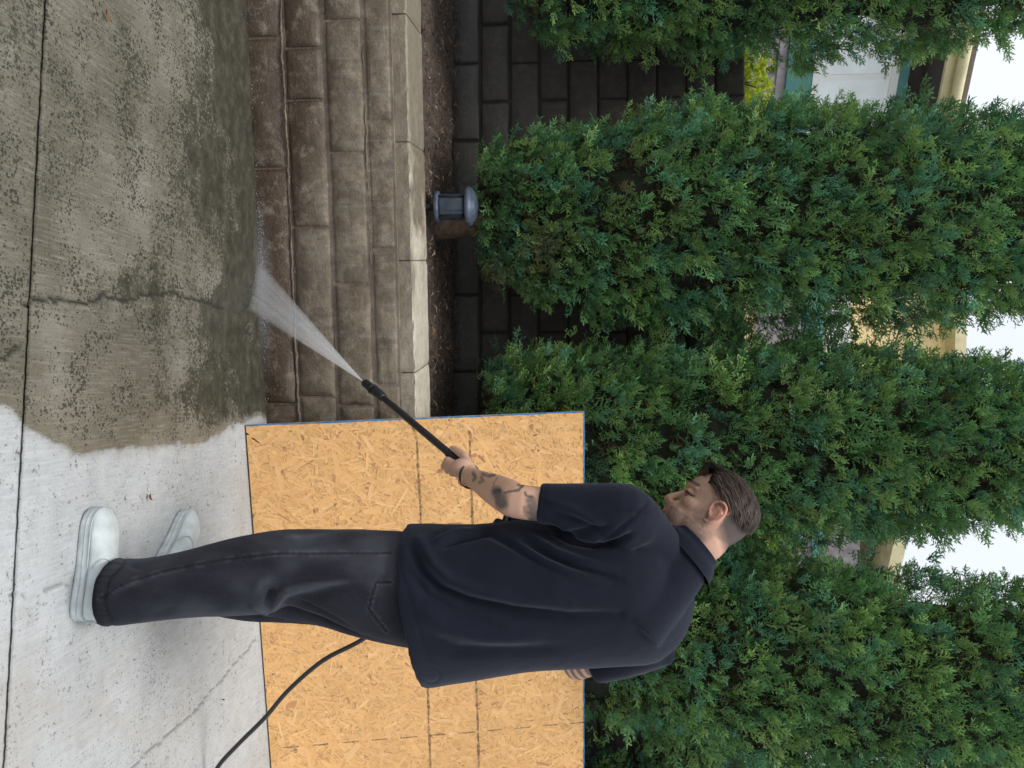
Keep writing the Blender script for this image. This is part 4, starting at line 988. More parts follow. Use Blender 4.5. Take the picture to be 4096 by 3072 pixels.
# skin colours follow the body: stubble, clipped hair, lips, brows, tattoos
L = ((P - HC) @ MH) / HS; lx, ly, lz = np.abs(L[:, 0]), L[:, 1], L[:, 2]
isH = (np.linalg.norm(L - [0, 0, 0], axis=1) < .17) & (lz > -.125)
px, py = proj(P)
base = np.array([0.57, 0.345, 0.245]); n = len(P)
col = np.tile(base, (n, 1)) * (0.93 + 0.14 * fbm(P, 30, 3, 70))[:, None]
def blend(c, w): global col; col = col * (1 - w[:, None]) + np.array(c) * w[:, None]
red = isH * (0.55 * np.exp(-(((ly - .108) / .02) ** 2 + ((lz + .034) / .016) ** 2 + (lx / .02) ** 2)))
ear = isH & (lx > .071) & (np.abs(ly + .006) < .034) & (np.abs(lz) < .042)
red = np.maximum(red, ear * 0.55); blend((0.60, 0.235, 0.17), np.clip(red, 0, 1))
bowl = ear & (lx < .080) & (np.abs(ly + .002) < .012) & (np.abs(lz - .002) < .018); blend((0.32, 0.13, 0.09), bowl * .55)
grain = 0.65 + 0.7 * fbm(P, 260, 2, 71)
beard = isH * sstep(-.036, -.052, lz - .30 * np.clip(-.035 - ly + .05, -.08, .05) * 0) * sstep(-.045, -.02, ly)
side = isH * sstep(.045, .018, np.abs(ly - .022)) * sstep(.03, -.02, lz) * sstep(.052, .062, lx)
mou = isH * np.exp(-(((lz + .050) / .008) ** 2 + (lx / .026) ** 2)) * (ly > .07)
neckb = isH * sstep(-.11, -.09, lz) * 0.4 * (ly > .0)
st = np.clip(np.maximum.reduce([beard * .8, side * .65, mou * .85, neckb]), 0, 1) * np.clip(grain, 0, 1.2)
blend((0.115, 0.082, 0.070), np.clip(st, 0, .84))
lips = isH * np.exp(-(((lz + .062) / .0075) ** 2 + (lx / .02) ** 2)) * (ly > .085); blend((0.42, 0.17, 0.14), lips * .7)
brow = isH * sstep(.0065, .0035, np.abs(lz - .036 - .004 * np.sin(lx * 60))) * (lx > .012) * (lx < .050) * (ly > .06); blend((0.06, 0.04, 0.032), np.clip(brow * grain, 0, .9))
lid = isH * sstep(.008, .002, np.abs(lz - .0075)) * sstep(.006, .014, lx) * sstep(.054, .046, lx) * (ly > .06); blend((0.20, 0.095, 0.07), lid * .55)
lash = isH * sstep(.0034, .0014, np.abs(lz - .0065 + .1 * (lx - .032) ** 2 * 60 * .02)) * (lx > .018) * (lx < .048) * (ly > .06); blend((0.025, 0.018, 0.015), lash * .95)
# clipped sides and nape: from the temple line back
hl = np.interp(ly, [-.12, -.09, -.06, -.035, -.02, .0, .02, .045, .06], [-.062, -.060, -.050, -.036, .040, .040, .020, .042, .075])   # lower hair line
fade = isH * sstep(-.004, .022, lz - hl) * sstep(.075, .055, ly) * (~ear)
fade = fade * (0.35 + 0.65 * sstep(.0, .05, lz - hl))
blend((0.055, 0.047, 0.048), np.clip(fade * (.72 + .3 * grain), 0, .93))
# tattoos
def ink(poly, w, s, f=z3, yr=None):
    d, t = seg_dist(np.stack([px, py], 1), [f(*p) for p in poly]); k = sstep(w / 3.318, w / 3.318 * .35, d + 8 * (fbm(P, 120, 2, 80) - .5)) * s
    ok = (~isH) & (P[:, 1] < 2.66) & (P[:, 0] < .5)
    blend((0.060, 0.058, 0.062), np.clip(k * ok * (.55 + .8 * fbm(P, 55, 3, 81)), 0, .85))
ink([(960, 900), (1000, 960), (1020, 1040)], 120, .95); ink([(930, 880), (985, 870)], 40, .8)
ink([(1070, 895), (1150, 880), (1230, 870), (1280, 825), (1330, 780), (1410, 765)], 26, .95); ink([(1250, 800), (1290, 800)], 40, .8)
ink([(1330, 900), (1350, 940), (1440, 960)], 22, .8); ink([(1400, 1000), (1440, 1120), (1430, 1230)], 95, .85); ink([(1330, 1100), (1350, 1180)], 50, .5)
ink([(640, 640), (670, 700), (650, 730)], 38, .75); ink([(740, 690), (770, 740), (720, 760)], 30, .6); ink([(760, 650), (860, 680), (920, 660)], 32, .7); ink([(900, 830), (920, 760), (960, 700)], 16, .5)
rs = (P[:, 0] > .6) & (P[:, 2] > .95) & (P[:, 1] > 2.5)
dst = np.linalg.norm(P - at(*z1(1160, 1440), 2.70), axis=1); blend((0.07, 0.06, 0.065), rs * (np.sin(dst * 330) > -.1) * .75)
ink_neck = isH * 0
seg_dn, _ = seg_dist(np.stack([px, py], 1), [zh(765, 930), zh(870, 850)]); blend((0.10, .08, .08), sstep(4.5, 1.5, seg_dn) * .6 * (fbm(P, 300, 1, 90) > .45) * (P[:, 1] < 2.56) * (P[:, 2] > 1.4))
def skin_mat():
    m, nt, b, out = nmat('skin'); g = G(nt); co = g.coord()
    nt.links.new(g.attr('col', 'Color'), b.inputs['Base Color'])
    b.inputs['Roughness'].default_value = 0.5; b.inputs['Specular IOR Level'].default_value = 0.35
    b.inputs['Subsurface Weight'].default_value = 0.12; b.inputs['Subsurface Radius'].default_value = (0.012, 0.005, 0.003); b.inputs['Subsurface Scale'].default_value = 1.0
    nt.links.new(g.bump(g.noise(co, 420, 3), 0.12, 0.002), b.inputs['Normal'])
    return m
BASE = (LEGN[0][0] * .5 + LEGF[0][0] * .5, LEGN[0][1] * .5 + LEGF[0][1] * .5, 0.0)
man = finish(m2, 'person', P, skin_mat(), None, dict(col=np.clip(col, 0, 1)), BASE)
tag(man, 'man in dark polo shirt and charcoal jeans bending over to spray with a pressure washer', 'person')

# ------------------------------------------------------------------ hair, combed back over clipped sides
def hair_mat():
    m, nt, b, out = nmat('brown_hair'); g = G(nt)
    nt.links.new(g.attr('col', 'Color'), b.inputs['Base Color']); b.inputs['Roughness'].default_value = 0.5; b.inputs['Specular IOR Level'].default_value = 0.22
    return m
rH = np.random.default_rng(55)
ringz = head_rings()
SK = np.vstack(ringz)[::2]
def skull_r(d):
    """distance from (0,-.005,.03) to the skull along unit directions d"""
    o = np.array([0, -.005, .03]); D = SK - o; rr = np.linalg.norm(D, axis=1); U = D / rr[:, None]
    q = d @ U.T; i = np.argsort(-q, axis=1)[:, :4]; w = np.maximum(1e-5, np.take_along_axis(q, i, 1) - .96) ** 2
    return (rr[i] * w).sum(1) / w.sum(1)
O_ = np.array([0, -.005, .03])
def top_line(y): return np.interp(y, [-.11, -.095, -.07, -.04, 0, .03, .06, .085], [.035, .030, .036, .050, .058, .058, .062, .080])
VV, FF, CC = [], [], []
def strand(path, wid, c):
    n0 = len(VV); k = len(path); T = np.gradient(path, axis=0)
    for i in range(k):
        t = T[i] / max(np.linalg.norm(T[i]), 1e-6); nrm = path[i] - O_; s = np.cross(t, nrm); s /= max(np.linalg.norm(s), 1e-6)
        w = wid * (1 - (i / (k - 1)) ** 2 * .85); nn = nrm / np.linalg.norm(nrm)
        VV.extend([path[i] - s * w, path[i] + nn * w * .5, path[i] + s * w]); f = .75 + .5 * i / k
        CC.extend([c * f * .85, c * f, c * f * .85])
        if i: FF.extend([[n0 + 3 * i - 3, n0 + 3 * i - 2, n0 + 3 * i + 1, n0 + 3 * i], [n0 + 3 * i - 2, n0 + 3 * i - 1, n0 + 3 * i + 2, n0 + 3 * i + 1]])
NS = 2600
y0 = rH.uniform(-.085, .093, 9000); phi = rH.uniform(-1.35, 1.35, 9000)      # phi: angle from the crown line down the side
dd = np.stack([np.sin(phi) * .085, y0, np.cos(phi) * .09], 1); u = dd / np.linalg.norm(dd, axis=1)[:, None]; roots = O_ + u * skull_r(u)[:, None]
roots = roots[roots[:, 2] >= top_line(roots[:, 1]) - .004 + .012 * (np.abs(roots[:, 0]) < .05)][:NS]; NS = len(roots)
L_ = rH.uniform(.065, .115, NS) * np.where(roots[:, 1] > .03, 1.1, .9); k = 7; paths = [roots]; cur = roots.copy()
sd_ = np.where(np.abs(roots[:, 0]) > .012, np.sign(roots[:, 0]), rH.choice([-1, 1], NS))
flow = np.stack([sd_ * rH.uniform(.05, .35, NS), np.full(NS, -1.0), rH.uniform(-.15, .05, NS)], 1) + rH.normal(0, .14, (NS, 3)); flow /= np.linalg.norm(flow, axis=1)[:, None]
lift = (0.030 * np.maximum(0, (roots[:, 1] - .045) / .045) + 0.012) * rH.uniform(.7, 1.15, NS)
for i in range(1, k):
    cur = cur + flow * (L_ / (k - 1))[:, None] + np.array([0, 0, -.0015 * i]); u = (cur - O_) / np.linalg.norm(cur - O_, axis=1)[:, None]
    ph_ = i / (k - 1); hh = .003 + lift * math.sin(min(ph_ * 1.6 + .15, 1.57)) * (1 - .55 * ph_)
    cur = O_ + u * (skull_r(u) + hh)[:, None]; paths.append(cur.copy())
paths = np.stack(paths, 1); paths = paths[(paths[:, :, 2].min(1) > .016) & (np.linalg.norm(np.diff(paths, axis=1), axis=2).max(1) < .028)]; NS = len(paths)
for i in range(NS):
    c = np.array([0.046, 0.033, 0.027]) * rH.uniform(.45, 1.8)
    if rH.random() < .07: c = np.array([0.11, 0.075, 0.05])
    strand(paths[i], rH.uniform(.0008, .0024), c)
# fringe rising at the forehead
for i in range(260):
    x0 = rH.uniform(-.050, .050); root = np.array([x0, .088 - 4 * x0 * x0, .074 + rH.uniform(-.004, .008)]); Lf = rH.uniform(.035, .06)
    path = [root + np.array([0, .020 * math.sin(t * 2.2) - .03 * t * t, .026 * math.sin(t * 1.7) + .006 * t]) * (Lf / .042) + np.array([-np.sign(x0 + .01) * .004 * t, 0, 0]) for t in np.linspace(0, 1.3, 7)]
    strand(np.array(path), rH.uniform(.0011, .002), np.array([0.034, 0.026, 0.023]) * rH.uniform(.6, 1.4))
hairV = hd(np.array(VV)); hair = mesh('hair', hairV, np.array(FF), hair_mat(), man, True, dict(col=np.array(CC)))

# ------------------------------------------------------------------ cloth
def cloth(name, c_lo, c_hi, rough, weave, wscale, sheen, fade=False):
    m, nt, b, out = nmat(name); g = G(nt); co = g.coord()
    n1 = g.noise(co, 7, 4, .6)
    col = g.ramp(n1, [(.3, c_lo), (.7, c_hi)])
    col = g.mix(g.ramp(g.noise(co, 380, 2), [(.35, 0.0), (.7, weave)]), col, tuple(c * 2.2 for c in c_hi))
    if fade: col = g.mix(g.attr('fade'), col, (0.085, 0.088, 0.105)); col = g.mix(g.attr('dark'), col, (0.006, 0.006, 0.008))
    nt.links.new(col, b.inputs['Base Color']); b.inputs['Roughness'].default_value = rough; b.inputs['Specular IOR Level'].default_value = 0.12
    b.inputs['Sheen Weight'].default_value = sheen; b.inputs['Sheen Roughness'].default_value = .5; b.inputs['Sheen Tint'].default_value = (.75, .82, 1, 1)
    nt.links.new(g.bump(g.noise(co, wscale, 3, .7), .25, .0015), b.inputs['Normal'])
    return m
def rings_from(rows, Yc, Yd, ex=2.3, seg=40, yaw=0.0):
    """rows: (pixel left, pixel right); rings tilt with the two silhouette points"""
    out = []
    for (pl, pr), yc, yd in zip(rows, Yc, Yd):
        dy = math.sin(yaw) * .12
        a = at(*pl, yc - dy); b_ = at(*pr, yc + dy); c = (a + b_) / 2; h = (b_ - a) / 2; dirn = np.array([-(h[1]), h[0], 0]); dirn /= np.linalg.norm(dirn)
        k = np.arange(seg) * 2 * math.pi / seg; cc, ss = np.cos(k), np.sin(k)
        e = 2 / ex; x = np.sign(cc) * np.abs(cc) ** e; y = np.sign(ss) * np.abs(ss) ** e
        out.append(c + x[:, None] * h + y[:, None] * dirn * yd)
    return out
def resample(rings, sub=4):
    A = np.array(rings); n, s, _ = A.shape; return list(catmull(A.reshape(n, -1), sub).reshape(-1, s, 3))
# ---- shirt
rows = [((130, 800), (288, 1534)), ((250, 800), (400, 1516)), ((400, 803), (520, 1498)), ((540, 800), (650, 1476)), ((680, 785), (780, 1452)), ((800, 778), (900, 1440)), ((900, 765), (1020, 1433)), ((1000, 750), (1130, 1428)), ((1120, 722), (1250, 1424)), ((1230, 690), (1350, 1424)), ((1310, 672), (1430, 1412)), ((1375, 676), (1515, 1366)), ((1425, 708), (1575, 1300)), ((1470, 760), (1610, 1225)), ((1510, 830), (1632, 1140))]
rows = [(z1(*a), z1(*b_)) for a, b_ in rows]
Yc = [2.470, 2.472, 2.475, 2.48, 2.487, 2.497, 2.507, 2.518, 2.528, 2.537, 2.545, 2.55, 2.553, 2.555, 2.555]
Yd = [.175, .170, .165, .162, .162, .165, .168, .170, .170, .168, .160, .140, .115, .090, .065]
SP = [loft(resample(rings_from(rows, Yc, Yd, 2.25, 48, R(42)), 4))]
CUFL = at(*z1(832, 651), 2.375)
SP.append(tube([SHL + np.array([.02, .03, .0]), at(*z1(1260, 705), 2.38), at(*z1(1130, 692), 2.378), at(*z1(980, 672), 2.376), CUFL], [.085, .079, .0735, .0625, .0525], 28, 4, False))
CUFR = at(*z1(1118, 1478), 2.715)
SP.append(tube([at(*z1(1440, 1335), 2.63), at(*z1(1330, 1395), 2.665), at(*z1(1230, 1440), 2.69), CUFR], [.085, .076, .066, .056], 28, 4, False))
CAX = unit([-.63, .16, .76]); CT = at(*zh(735, 1090), 2.535); CL = at(*zh(625, 1190), 2.535)
SP.append(tube([NB - NAX * .14, CL - CAX * .03, CL - CAX * .002], [.12, .092, .079], 28, 4, False))
SP.append(tube([SHL + np.array([.01, .02, .005]), SHL * .5 + CL * .5 + np.array([0, 0, -.030]), CL - CAX * .055], [.076, .070, .066], 24, 4))
V, F = join_vf(SP); m2, P, Nn = remesh(V, F, 0.0056, 13, 0.5)
def creases(P, Nn, px, py, defs, f):
    d = np.zeros(len(P)); Q = np.stack([px, py], 1)
    for poly, w, a in defs:
        s, t = seg_dist(Q, [f(*p) for p in poly]); env = np.sin(np.pi * np.clip(t, .02, .98)) ** .5
        d += a * env * np.exp(-(s / (w * .8)) ** 2)
    return d
px, py = proj(P); front = (Nn[:, 1] < .15)
defs = [([(190, 880), (240, 980), (330, 1080), (470, 1150), (700, 1205), (980, 1235), (1250, 1225)], 26, -.013), ([(230, 850), (300, 985), (390, 1055), (540, 1105), (760, 1150), (1000, 1170)], 30, .009),
        ([(760, 850), (880, 920), (1000, 975), (1130, 1015), (1260, 1050)], 15, -.008), ([(800, 830), (930, 905), (1060, 950), (1230, 985)], 17, .008), ([(700, 850), (850, 945), (1000, 1005), (1180, 1055)], 18, .007),
        ([(900, 800), (1000, 850), (1120, 870), (1250, 850), (1310, 810)], 15, -.009), ([(930, 780), (1040, 815), (1160, 830), (1280, 800)], 18, .007), ([(880, 770), (960, 800), (1060, 800), (1200, 770)], 12, -.006),
        ([(340, 880), (420, 840), (520, 815), (600, 795)], 16, -.008), ([(300, 860), (400, 815), (500, 795)], 18, .007), ([(560, 800), (680, 860), (830, 950), (960, 1010)], 18, -.006),
        ([(180, 1000), (260, 1120), (400, 1200), (620, 1270)], 26, -.006), ([(210, 1180), (350, 1290), (560, 1340), (800, 1360)], 40, .006), ([(240, 1320), (420, 1400), (700, 1400), (950, 1390)], 30, -.005),
        ([(1150, 690), (1300, 690), (1400, 700)], 10, -.004), ([(1400, 640), (1330, 720), (1230, 800), (1130, 840)], 8, -.004), ([(860, 640), (1000, 680), (1150, 760)], 20, .004), ([(900, 700), (1020, 740), (1150, 800)], 18, -.005)]
d = 2.3 * creases(P, Nn, px, py, defs, z1) * front
hem = [z1(*p) for p in [(125, 800), (98, 870), (84, 950), (92, 1010), (118, 1085), (152, 1190), (192, 1335), (208, 1400), (268, 1520), (290, 1535)]]
sh_, _ = seg_dist(np.stack([px, py], 1), hem); d += -.0030 * np.exp(-((sh_ - 30) / 5) ** 2) * front
cf, _ = seg_dist(np.stack([px, py], 1), [z1(832, 555), z1(824, 745)]); d += -.0022 * np.exp(-((cf - 24) / 4) ** 2) * front
d += .004 * (fbm(P, 9, 3, 5) - .5) + .0016 * (fbm(P, 30, 2, 6) - .5)
P = P + Nn * d[:, None]
M_shirt = cloth('navy_black_jersey', (0.0046, 0.0060, 0.0115), (0.0074, 0.0095, 0.0175), .8, .25, 900, .11)
shirt = finish(m2, 'polo_shirt', P, M_shirt, man)
sm_ = shirt.modifiers.new('s', 'SMOOTH'); sm_.iterations = 2; sm_.factor = .4
# ---- collar: a folded band round the neck
def ring_at(c, ax, r1, r2, up):
    t, u, w = frame_of(ax, up); k = np.arange(64) * 2 * math.pi / 64
    return c + np.cos(k)[:, None] * u * r1 + np.sin(k)[:, None] * w * r2
upv = np.array([.76, -.1, .64])
rgs = [ring_at(CL - CAX * .010, CAX, .102, .097, upv), ring_at(CL * .62 + CT * .38, CAX, .0925, .0875, upv), ring_at(CT * .8 + CL * .2, CAX, .0785, .0735, upv), ring_at(CT + CAX * .004, CAX, .0745, .0695, upv), ring_at(CT + CAX * .003, CAX, .069, .065, upv), ring_at(CT * .5 + CL * .5, CAX, .070, .066, upv), ring_at(CL - CAX * .012, CAX, .078, .074, upv)]
A = np.array(rgs); n_, s_, _ = A.shape; A = catmull(A.reshape(n_, -1), 3).reshape(-1, s_, 3); V = A.reshape(-1, 3); nn = len(A)
F = np.array([[i * s_ + k, i * s_ + (k + 1) % s_, (i + 1) * s_ + (k + 1) % s_, (i + 1) * s_ + k] for i in range(nn - 1) for k in range(s_)])
col_ = mesh('collar', V, F, M_shirt, man, True)
col_.parent = shirt; col_.location = (0, 0, 0)
# ---- trousers
M_jean = cloth('charcoal_denim', (0.0080, 0.0088, 0.0130), (0.0150, 0.0162, 0.0215), .9, .4, 700, .06, True)
nl = [((362, 426), (345, 806)), ((430, 423), (430, 806)), ((520, 424), (520, 795)), ((650, 402), (650, 780)), ((800, 372), (800, 762)), ((950, 330), (950, 752)), ((1100, 296), (1100, 750)), ((1250, 266), (1250, 742)), ((1350, 254), (1350, 712)), ((1450, 249), (1450, 690)), ((1600, 249), (1600, 742)), ((1750, 252), (1750, 810)), ((1900, 256), (1900, 862)), ((2060, 262), (2060, 905)), ((2250, 270), (2250, 925))]
nl = [(z4(*a), z4(*b_)) for a, b_ in nl]; k = len(nl)
A_ = rings_from(nl, [2.245, 2.25, 2.255, 2.265, 2.28, 2.295, 2.31, 2.33, 2.345, 2.36, 2.385, 2.405, 2.425, 2.445, 2.465], [.088, .090, .090, .092, .096, .098, .102, .108, .112, .116, .125, .135, .14, .14, .13], 2.2, 40)
fl_ = [((770, 372), (770, 650)), ((860, 378), (860, 690)), ((950, 384), (950, 735)), ((1050, 392), (1050, 760)), ((1150, 400), (1150, 776)), ((1300, 405), (1300, 788)), ((1500, 410), (1500, 796)), ((1640, 415), (1640, 812)), ((1800, 420), (1800, 862)), ((2000, 410), (2000, 912)), ((2200, 400), (2200, 945))]
fl_ = [(z4(*a), z4(*b_)) for a, b_ in fl_]
B_ = rings_from(fl_, [2.665, 2.665, 2.665, 2.66, 2.655, 2.645, 2.63, 2.62, 2.605, 2.585, 2.56], [.088, .088, .09, .092, .095, .1, .105, .11, .115, .12, .12], 2.2, 40)
V, F = join_vf([loft(resample(A_, 4)), loft(resample(B_, 4))]); m2, P, Nn = remesh(V, F, 0.0054, 5, 0.5)
px, py = proj(P); front = Nn[:, 1] < .2; nearleg = P[:, 1] < 2.56
defs = [([(1290, 735), (1320, 690), (1360, 640), (1400, 608), (1480, 592), (1620, 572), (1800, 548)], 22, .014), ([(1300, 600), (1295, 660), (1290, 715)], 20, -.016), ([(1420, 650), (1560, 640), (1720, 600)], 24, -.007), ([(1180, 690), (1230, 715), (1290, 738)], 14, .008), ([(1200, 640), (1250, 560), (1330, 530)], 34, .006),
        ([(1430, 665), (1520, 700), (1640, 765), (1800, 840)], 16, -.010), ([(1400, 300), (1500, 305), (1650, 285), (1850, 262)], 16, .006), ([(1420, 330), (1600, 320), (1800, 290)], 18, -.005), ([(1340, 300), (1420, 300), (1480, 320)], 14, .005),
        ([(500, 545), (620, 500), (800, 460), (1000, 430), (1150, 410)], 12, .004), ([(480, 520), (640, 470), (820, 430)], 18, -.004), ([(330, 650), (420, 585), (520, 530)], 14, .006), ([(380, 640), (480, 590), (600, 545)], 22, -.006), ([(420, 700), (600, 680), (760, 640)], 26, .004), ([(560, 760), (720, 720), (900, 690)], 24, -.005), ([(440, 440), (520, 470), (600, 460)], 16, -.006), ([(1900, 560), (1980, 530), (2010, 500)], 14, -.006)]
d = 1.4 * creases(P, Nn, px, py, defs, z4) * front * nearleg
cuffN = [z4(*p) for p in [(372, 422), (310, 480), (272, 560), (256, 650), (268, 740), (300, 803)]]
cd, _ = seg_dist(np.stack([px, py], 1), cuffN); d += nearleg * (-.0028 * np.exp(-((cd - 46) / 6) ** 2) + .002 * sstep(46, 30, cd)) 
seam = [z4(*p) for p in [(300, 655), (400, 590), (500, 545), (650, 500), (800, 468), (1000, 432), (1150, 410), (1340, 390), (1600, 388), (2010, 384)]]
sdm, st_ = seg_dist(np.stack([px, py], 1), seam); puck = .5 + .5 * np.sin(px * .22); d += nearleg * front * (-.0022 * np.exp(-(sdm / 5) ** 2) + .0010 * puck * np.exp(-((sdm - 10) / 9) ** 2))
pocket = [z4(*p) for p in [(2010, 558), (1925, 558), (1900, 640), (1882, 715), (1930, 780), (1985, 850)]]
pd, _ = seg_dist(np.stack([px, py], 1), pocket); d += nearleg * front * .0025 * np.exp(-(pd / 8) ** 2)
d += .007 * (fbm(P * [1, 1, .6], 11, 3, 15) - .5) + .0014 * (fbm(P, 40, 2, 16) - .5)
P = P + Nn * d[:, None]
fade = np.clip(sstep(.003, .012, d) * .42 + nearleg * front * (.30 * np.exp(-((sdm - 8) / 5) ** 2) * sstep(.42, .62, fbm(P, 45, 2, 8)) + .42 * np.exp(-((pd - 9) / 4) ** 2) * sstep(-.3, .5, np.sin(px * .35 + py * .35))) + .45 * sstep(.42, .72, fbm(P * [1, 1, .45], 7, 4, 17)) * nearleg, 0, 1)
dark = np.clip(nearleg * (.8 * np.exp(-(cd / 12) ** 2) + .9 * np.exp(-((cd - 46) / 5) ** 2) + .35 * sstep(44, 34, cd) * sstep(.35, .7, np.sin(py * .24 + 2.5 * fbm(P, 25, 2, 3)))) + nearleg * front * (.8 * np.exp(-(sdm / 3.5) ** 2) + .8 * np.exp(-(pd / 5) ** 2)), 0, 1)
jeans = finish(m2, 'jeans', P, M_jean, man, dict(fade=fade, dark=dark))
sm_ = jeans.modifiers.new('s', 'SMOOTH'); sm_.iterations = 2; sm_.factor = .4

# ------------------------------------------------------------------ shoes
M_canvas = plain('white_canvas', (0.52, 0.57, 0.575), .85, .16, 22, .3, 500)
M_sole = plain('white_rubber', (0.50, 0.54, 0.55), .6, .2, 24, .15, 200)
M_line = plain('grey_piping', (0.40, 0.435, 0.44), .7, .15, 40, .1)
def shoe(heel, toe, wid):
    heel, toe = np.array([*heel, 0.0]), np.array([*toe, 0.0]); f = unit(toe - heel); s = np.array([f[1], -f[0], 0]); L_ = np.linalg.norm(toe - heel)
    t = np.array([0, .02, .07, .15, .25, .35, .45, .55, .65, .75, .84, .92, .97, 1.0])
    w = np.array([.30, .52, .68, .74, .74, .74, .78, .86, .95, 1.0, .98, .83, .60, .26]) * wid / 2
    off = np.array([0, 0, 0, 0, 0, 0, .002, .004, .005, .005, .003, 0, 0, 0])
    def outline(sc, z, dz=0.0):
        left = [heel + f * L_ * a + s * (b_ * sc + o_) + [0, 0, z + .010 * max(0, (a - .8) / .2) ** 2] for a, b_, o_ in zip(t, w, off)]
        right = [heel + f * L_ * a - s * (b_ * sc - o_) + [0, 0, z + .010 * max(0, (a - .8) / .2) ** 2] for a, b_, o_ in zip(t, w, off)]
        return np.array(left + right[::-1])
    root = empty('shoe', (0, 0, 0)); root.parent = man; root.location = -np.array(man.location)
    class W0: pass
    def put(name, V, F, mat, par=root):
        me = mesh(name, V, F, mat, None, True); me.parent = par; return me
    V, F = loft([outline(.93, .001), outline(1.0, .004), outline(1.02, .012), outline(1.015, .030), outline(.985, .034), outline(.9, .0345)]); so = put('sole', V, F, M_sole)
    o = outline(1.021, .0200); V, F = tube(np.vstack([o, o[:1]]), [.0016] * (len(o) + 1), 6, 2, False); put('piping', V, F, M_line, so)
    o = outline(1.018, .0335); V, F = tube(np.vstack([o, o[:1]]), [.0022] * (len(o) + 1), 6, 2, False); put('piping', V, F, M_line, so)
    # upper: cross sections along the foot
    tt = np.array([.005, .03, .08, .16, .25, .33, .42, .50, .58, .66, .75, .84, .91, .96, .99]); hh = np.array([.060, .078, .086, .088, .088, .089, .088, .083, .076, .070, .066, .062, .056, .048, .038]) ; rg = []
    for a, h in zip(tt, hh):
        ww = np.interp(a, t, w) * .97; oo = np.interp(a, t, off); c_ = heel + f * L_ * a + s * oo; kk = np.linspace(0, math.pi, 15)
        up_ = np.stack([c_ + s * ww * math.copysign(abs(math.cos(q)) ** .75, math.cos(q)) * (1 - .28 * math.sin(q) ** 2 * 0) + [0, 0, .030 + (h - .030) * math.sin(q) ** .82] for q in kk])
        rg.append(np.vstack([up_, [c_ - s * ww * .5 + [0, 0, .028], c_ + s * ww * .5 + [0, 0, .028]]]))
    V, F = loft(resample(rg, 3)); up = put('upper', V, F, M_canvas)
    # stitched edge of the side panel
    for sg in (-1, 1):
        pts = []
        for a, q in [(.30, .80), (.40, .95), (.50, .84), (.53, .55), (.50, .30), (.44, .12)]:
            ww = np.interp(a, t, w) * .975; h = np.interp(a, tt, hh); ang_ = q * math.pi / 2
            pts.append(heel + f * L_ * a + s * sg * (ww * math.cos(ang_) ** .75 + .0006) + [0, 0, .030 + (h - .030) * math.sin(ang_) ** .82 + .0006])
        V, F = tube(pts, [.0011] * len(pts), 5, 4); put('stitching', V, F, M_line, up)
    return root
shoe((onz(290, 2490)[0], 2.222), tuple(onz(402, 2030, .02)[:2]), .120)
shoe((.590, 2.625), (.430, 2.862), .108)

# ------------------------------------------------------------------ bracelet and ring
M_black = plain('black_cord', (0.012, 0.011, 0.013), .6, .2, 60, .2)
fo = unit(WRL - ELL)
def band(name, c, ax, r, th, mat):
    k = np.linspace(0, 2 * math.pi, 33); t, u, w = frame_of(ax); pts = [c + u * math.cos(a) * r + w * math.sin(a) * r for a in k]
    V, F = tube(pts, [th] * 33, 8, 1, False); o = mesh(name, V, F, mat, man, True); return o
band('bracelet', WRL * 1.03 - ELL * .03, unit(fo + np.array([.25, 0, -.15])), .0345, .0032, M_black)
band('ring', kn[2] * .45 + (onl(-.046) + cam_side * .006 + wdn * .040) * .55, wdn, .0125, .0022, M_lampdk)

# ------------------------------------------------------------------ pressure washer gun
M_blk = plain('black_plastic', (0.014, 0.014, 0.017), .42, .25, 60, .15, 300)
gun = empty('pressure_washer_gun', tuple(GUN)); tag(gun, 'black pressure washer gun with long lance held by the man', 'pressure washer')
V, F = tube([GUN, onl(-.09), onl(-.012)], [.012, .013, .0125], 16, 3); mesh('lance_grip', V, F, M_blk, gun, True)
V, F = tube([onl(-.012), NOZ - lax * .115], [.0118, .0112], 16, 3); mesh('lance', V, F, M_blk, gun, True)
for dd in (.004, .012, .020):
    V, F = tube([onl(dd), onl(dd + .004)], [.0140, .0140], 16, 1, False); mesh('collar_ring', V, F, M_blk, gun, True)
q = lambda d: NOZ - lax * d
V, F = tube([q(.118), q(.108), q(.085), q(.060), q(.056), q(.010), q(.0)], [.0125, .0165, .0172, .0172, .0155, .0150, .0135], 18, 2, False); mesh('nozzle', V, F, M_blk, gun, True)
V, F = tube([q(.052), q(.047)], [.0185, .0185], 18, 1, False); mesh('nozzle_ring', V, F, M_blk, gun, True)
g0 = GUN - lax * .0; V, F = tube([GUN + lax * .05, GUN - lax * .02, GUN - lax * .07], [.017, .022, .018], 14, 3); mesh('body', V, F, M_blk, gun, True)
V, F = tube([GUN - lax * .03, GUN + wdn * .05 - lax * .05, GUN + wdn * .10 - lax * .07], [.017, .016, .018], 14, 3, flat=.75); mesh('grip', V, F, M_blk, gun, True)
t0 = at(*z3(1060, 1290), 2.50); t1 = at(*z3(985, 1270), 2.50); t2 = at(*z3(950, 1262), 2.50); t3 = at(*z3(920, 1315), 2.50)
V, F = tube([GUN + wdn * .012, t0, t1, t2, t3], [.010, .010, .006, .005, .006], 10, 3); mesh('trigger', V, F, M_blk, gun, True)

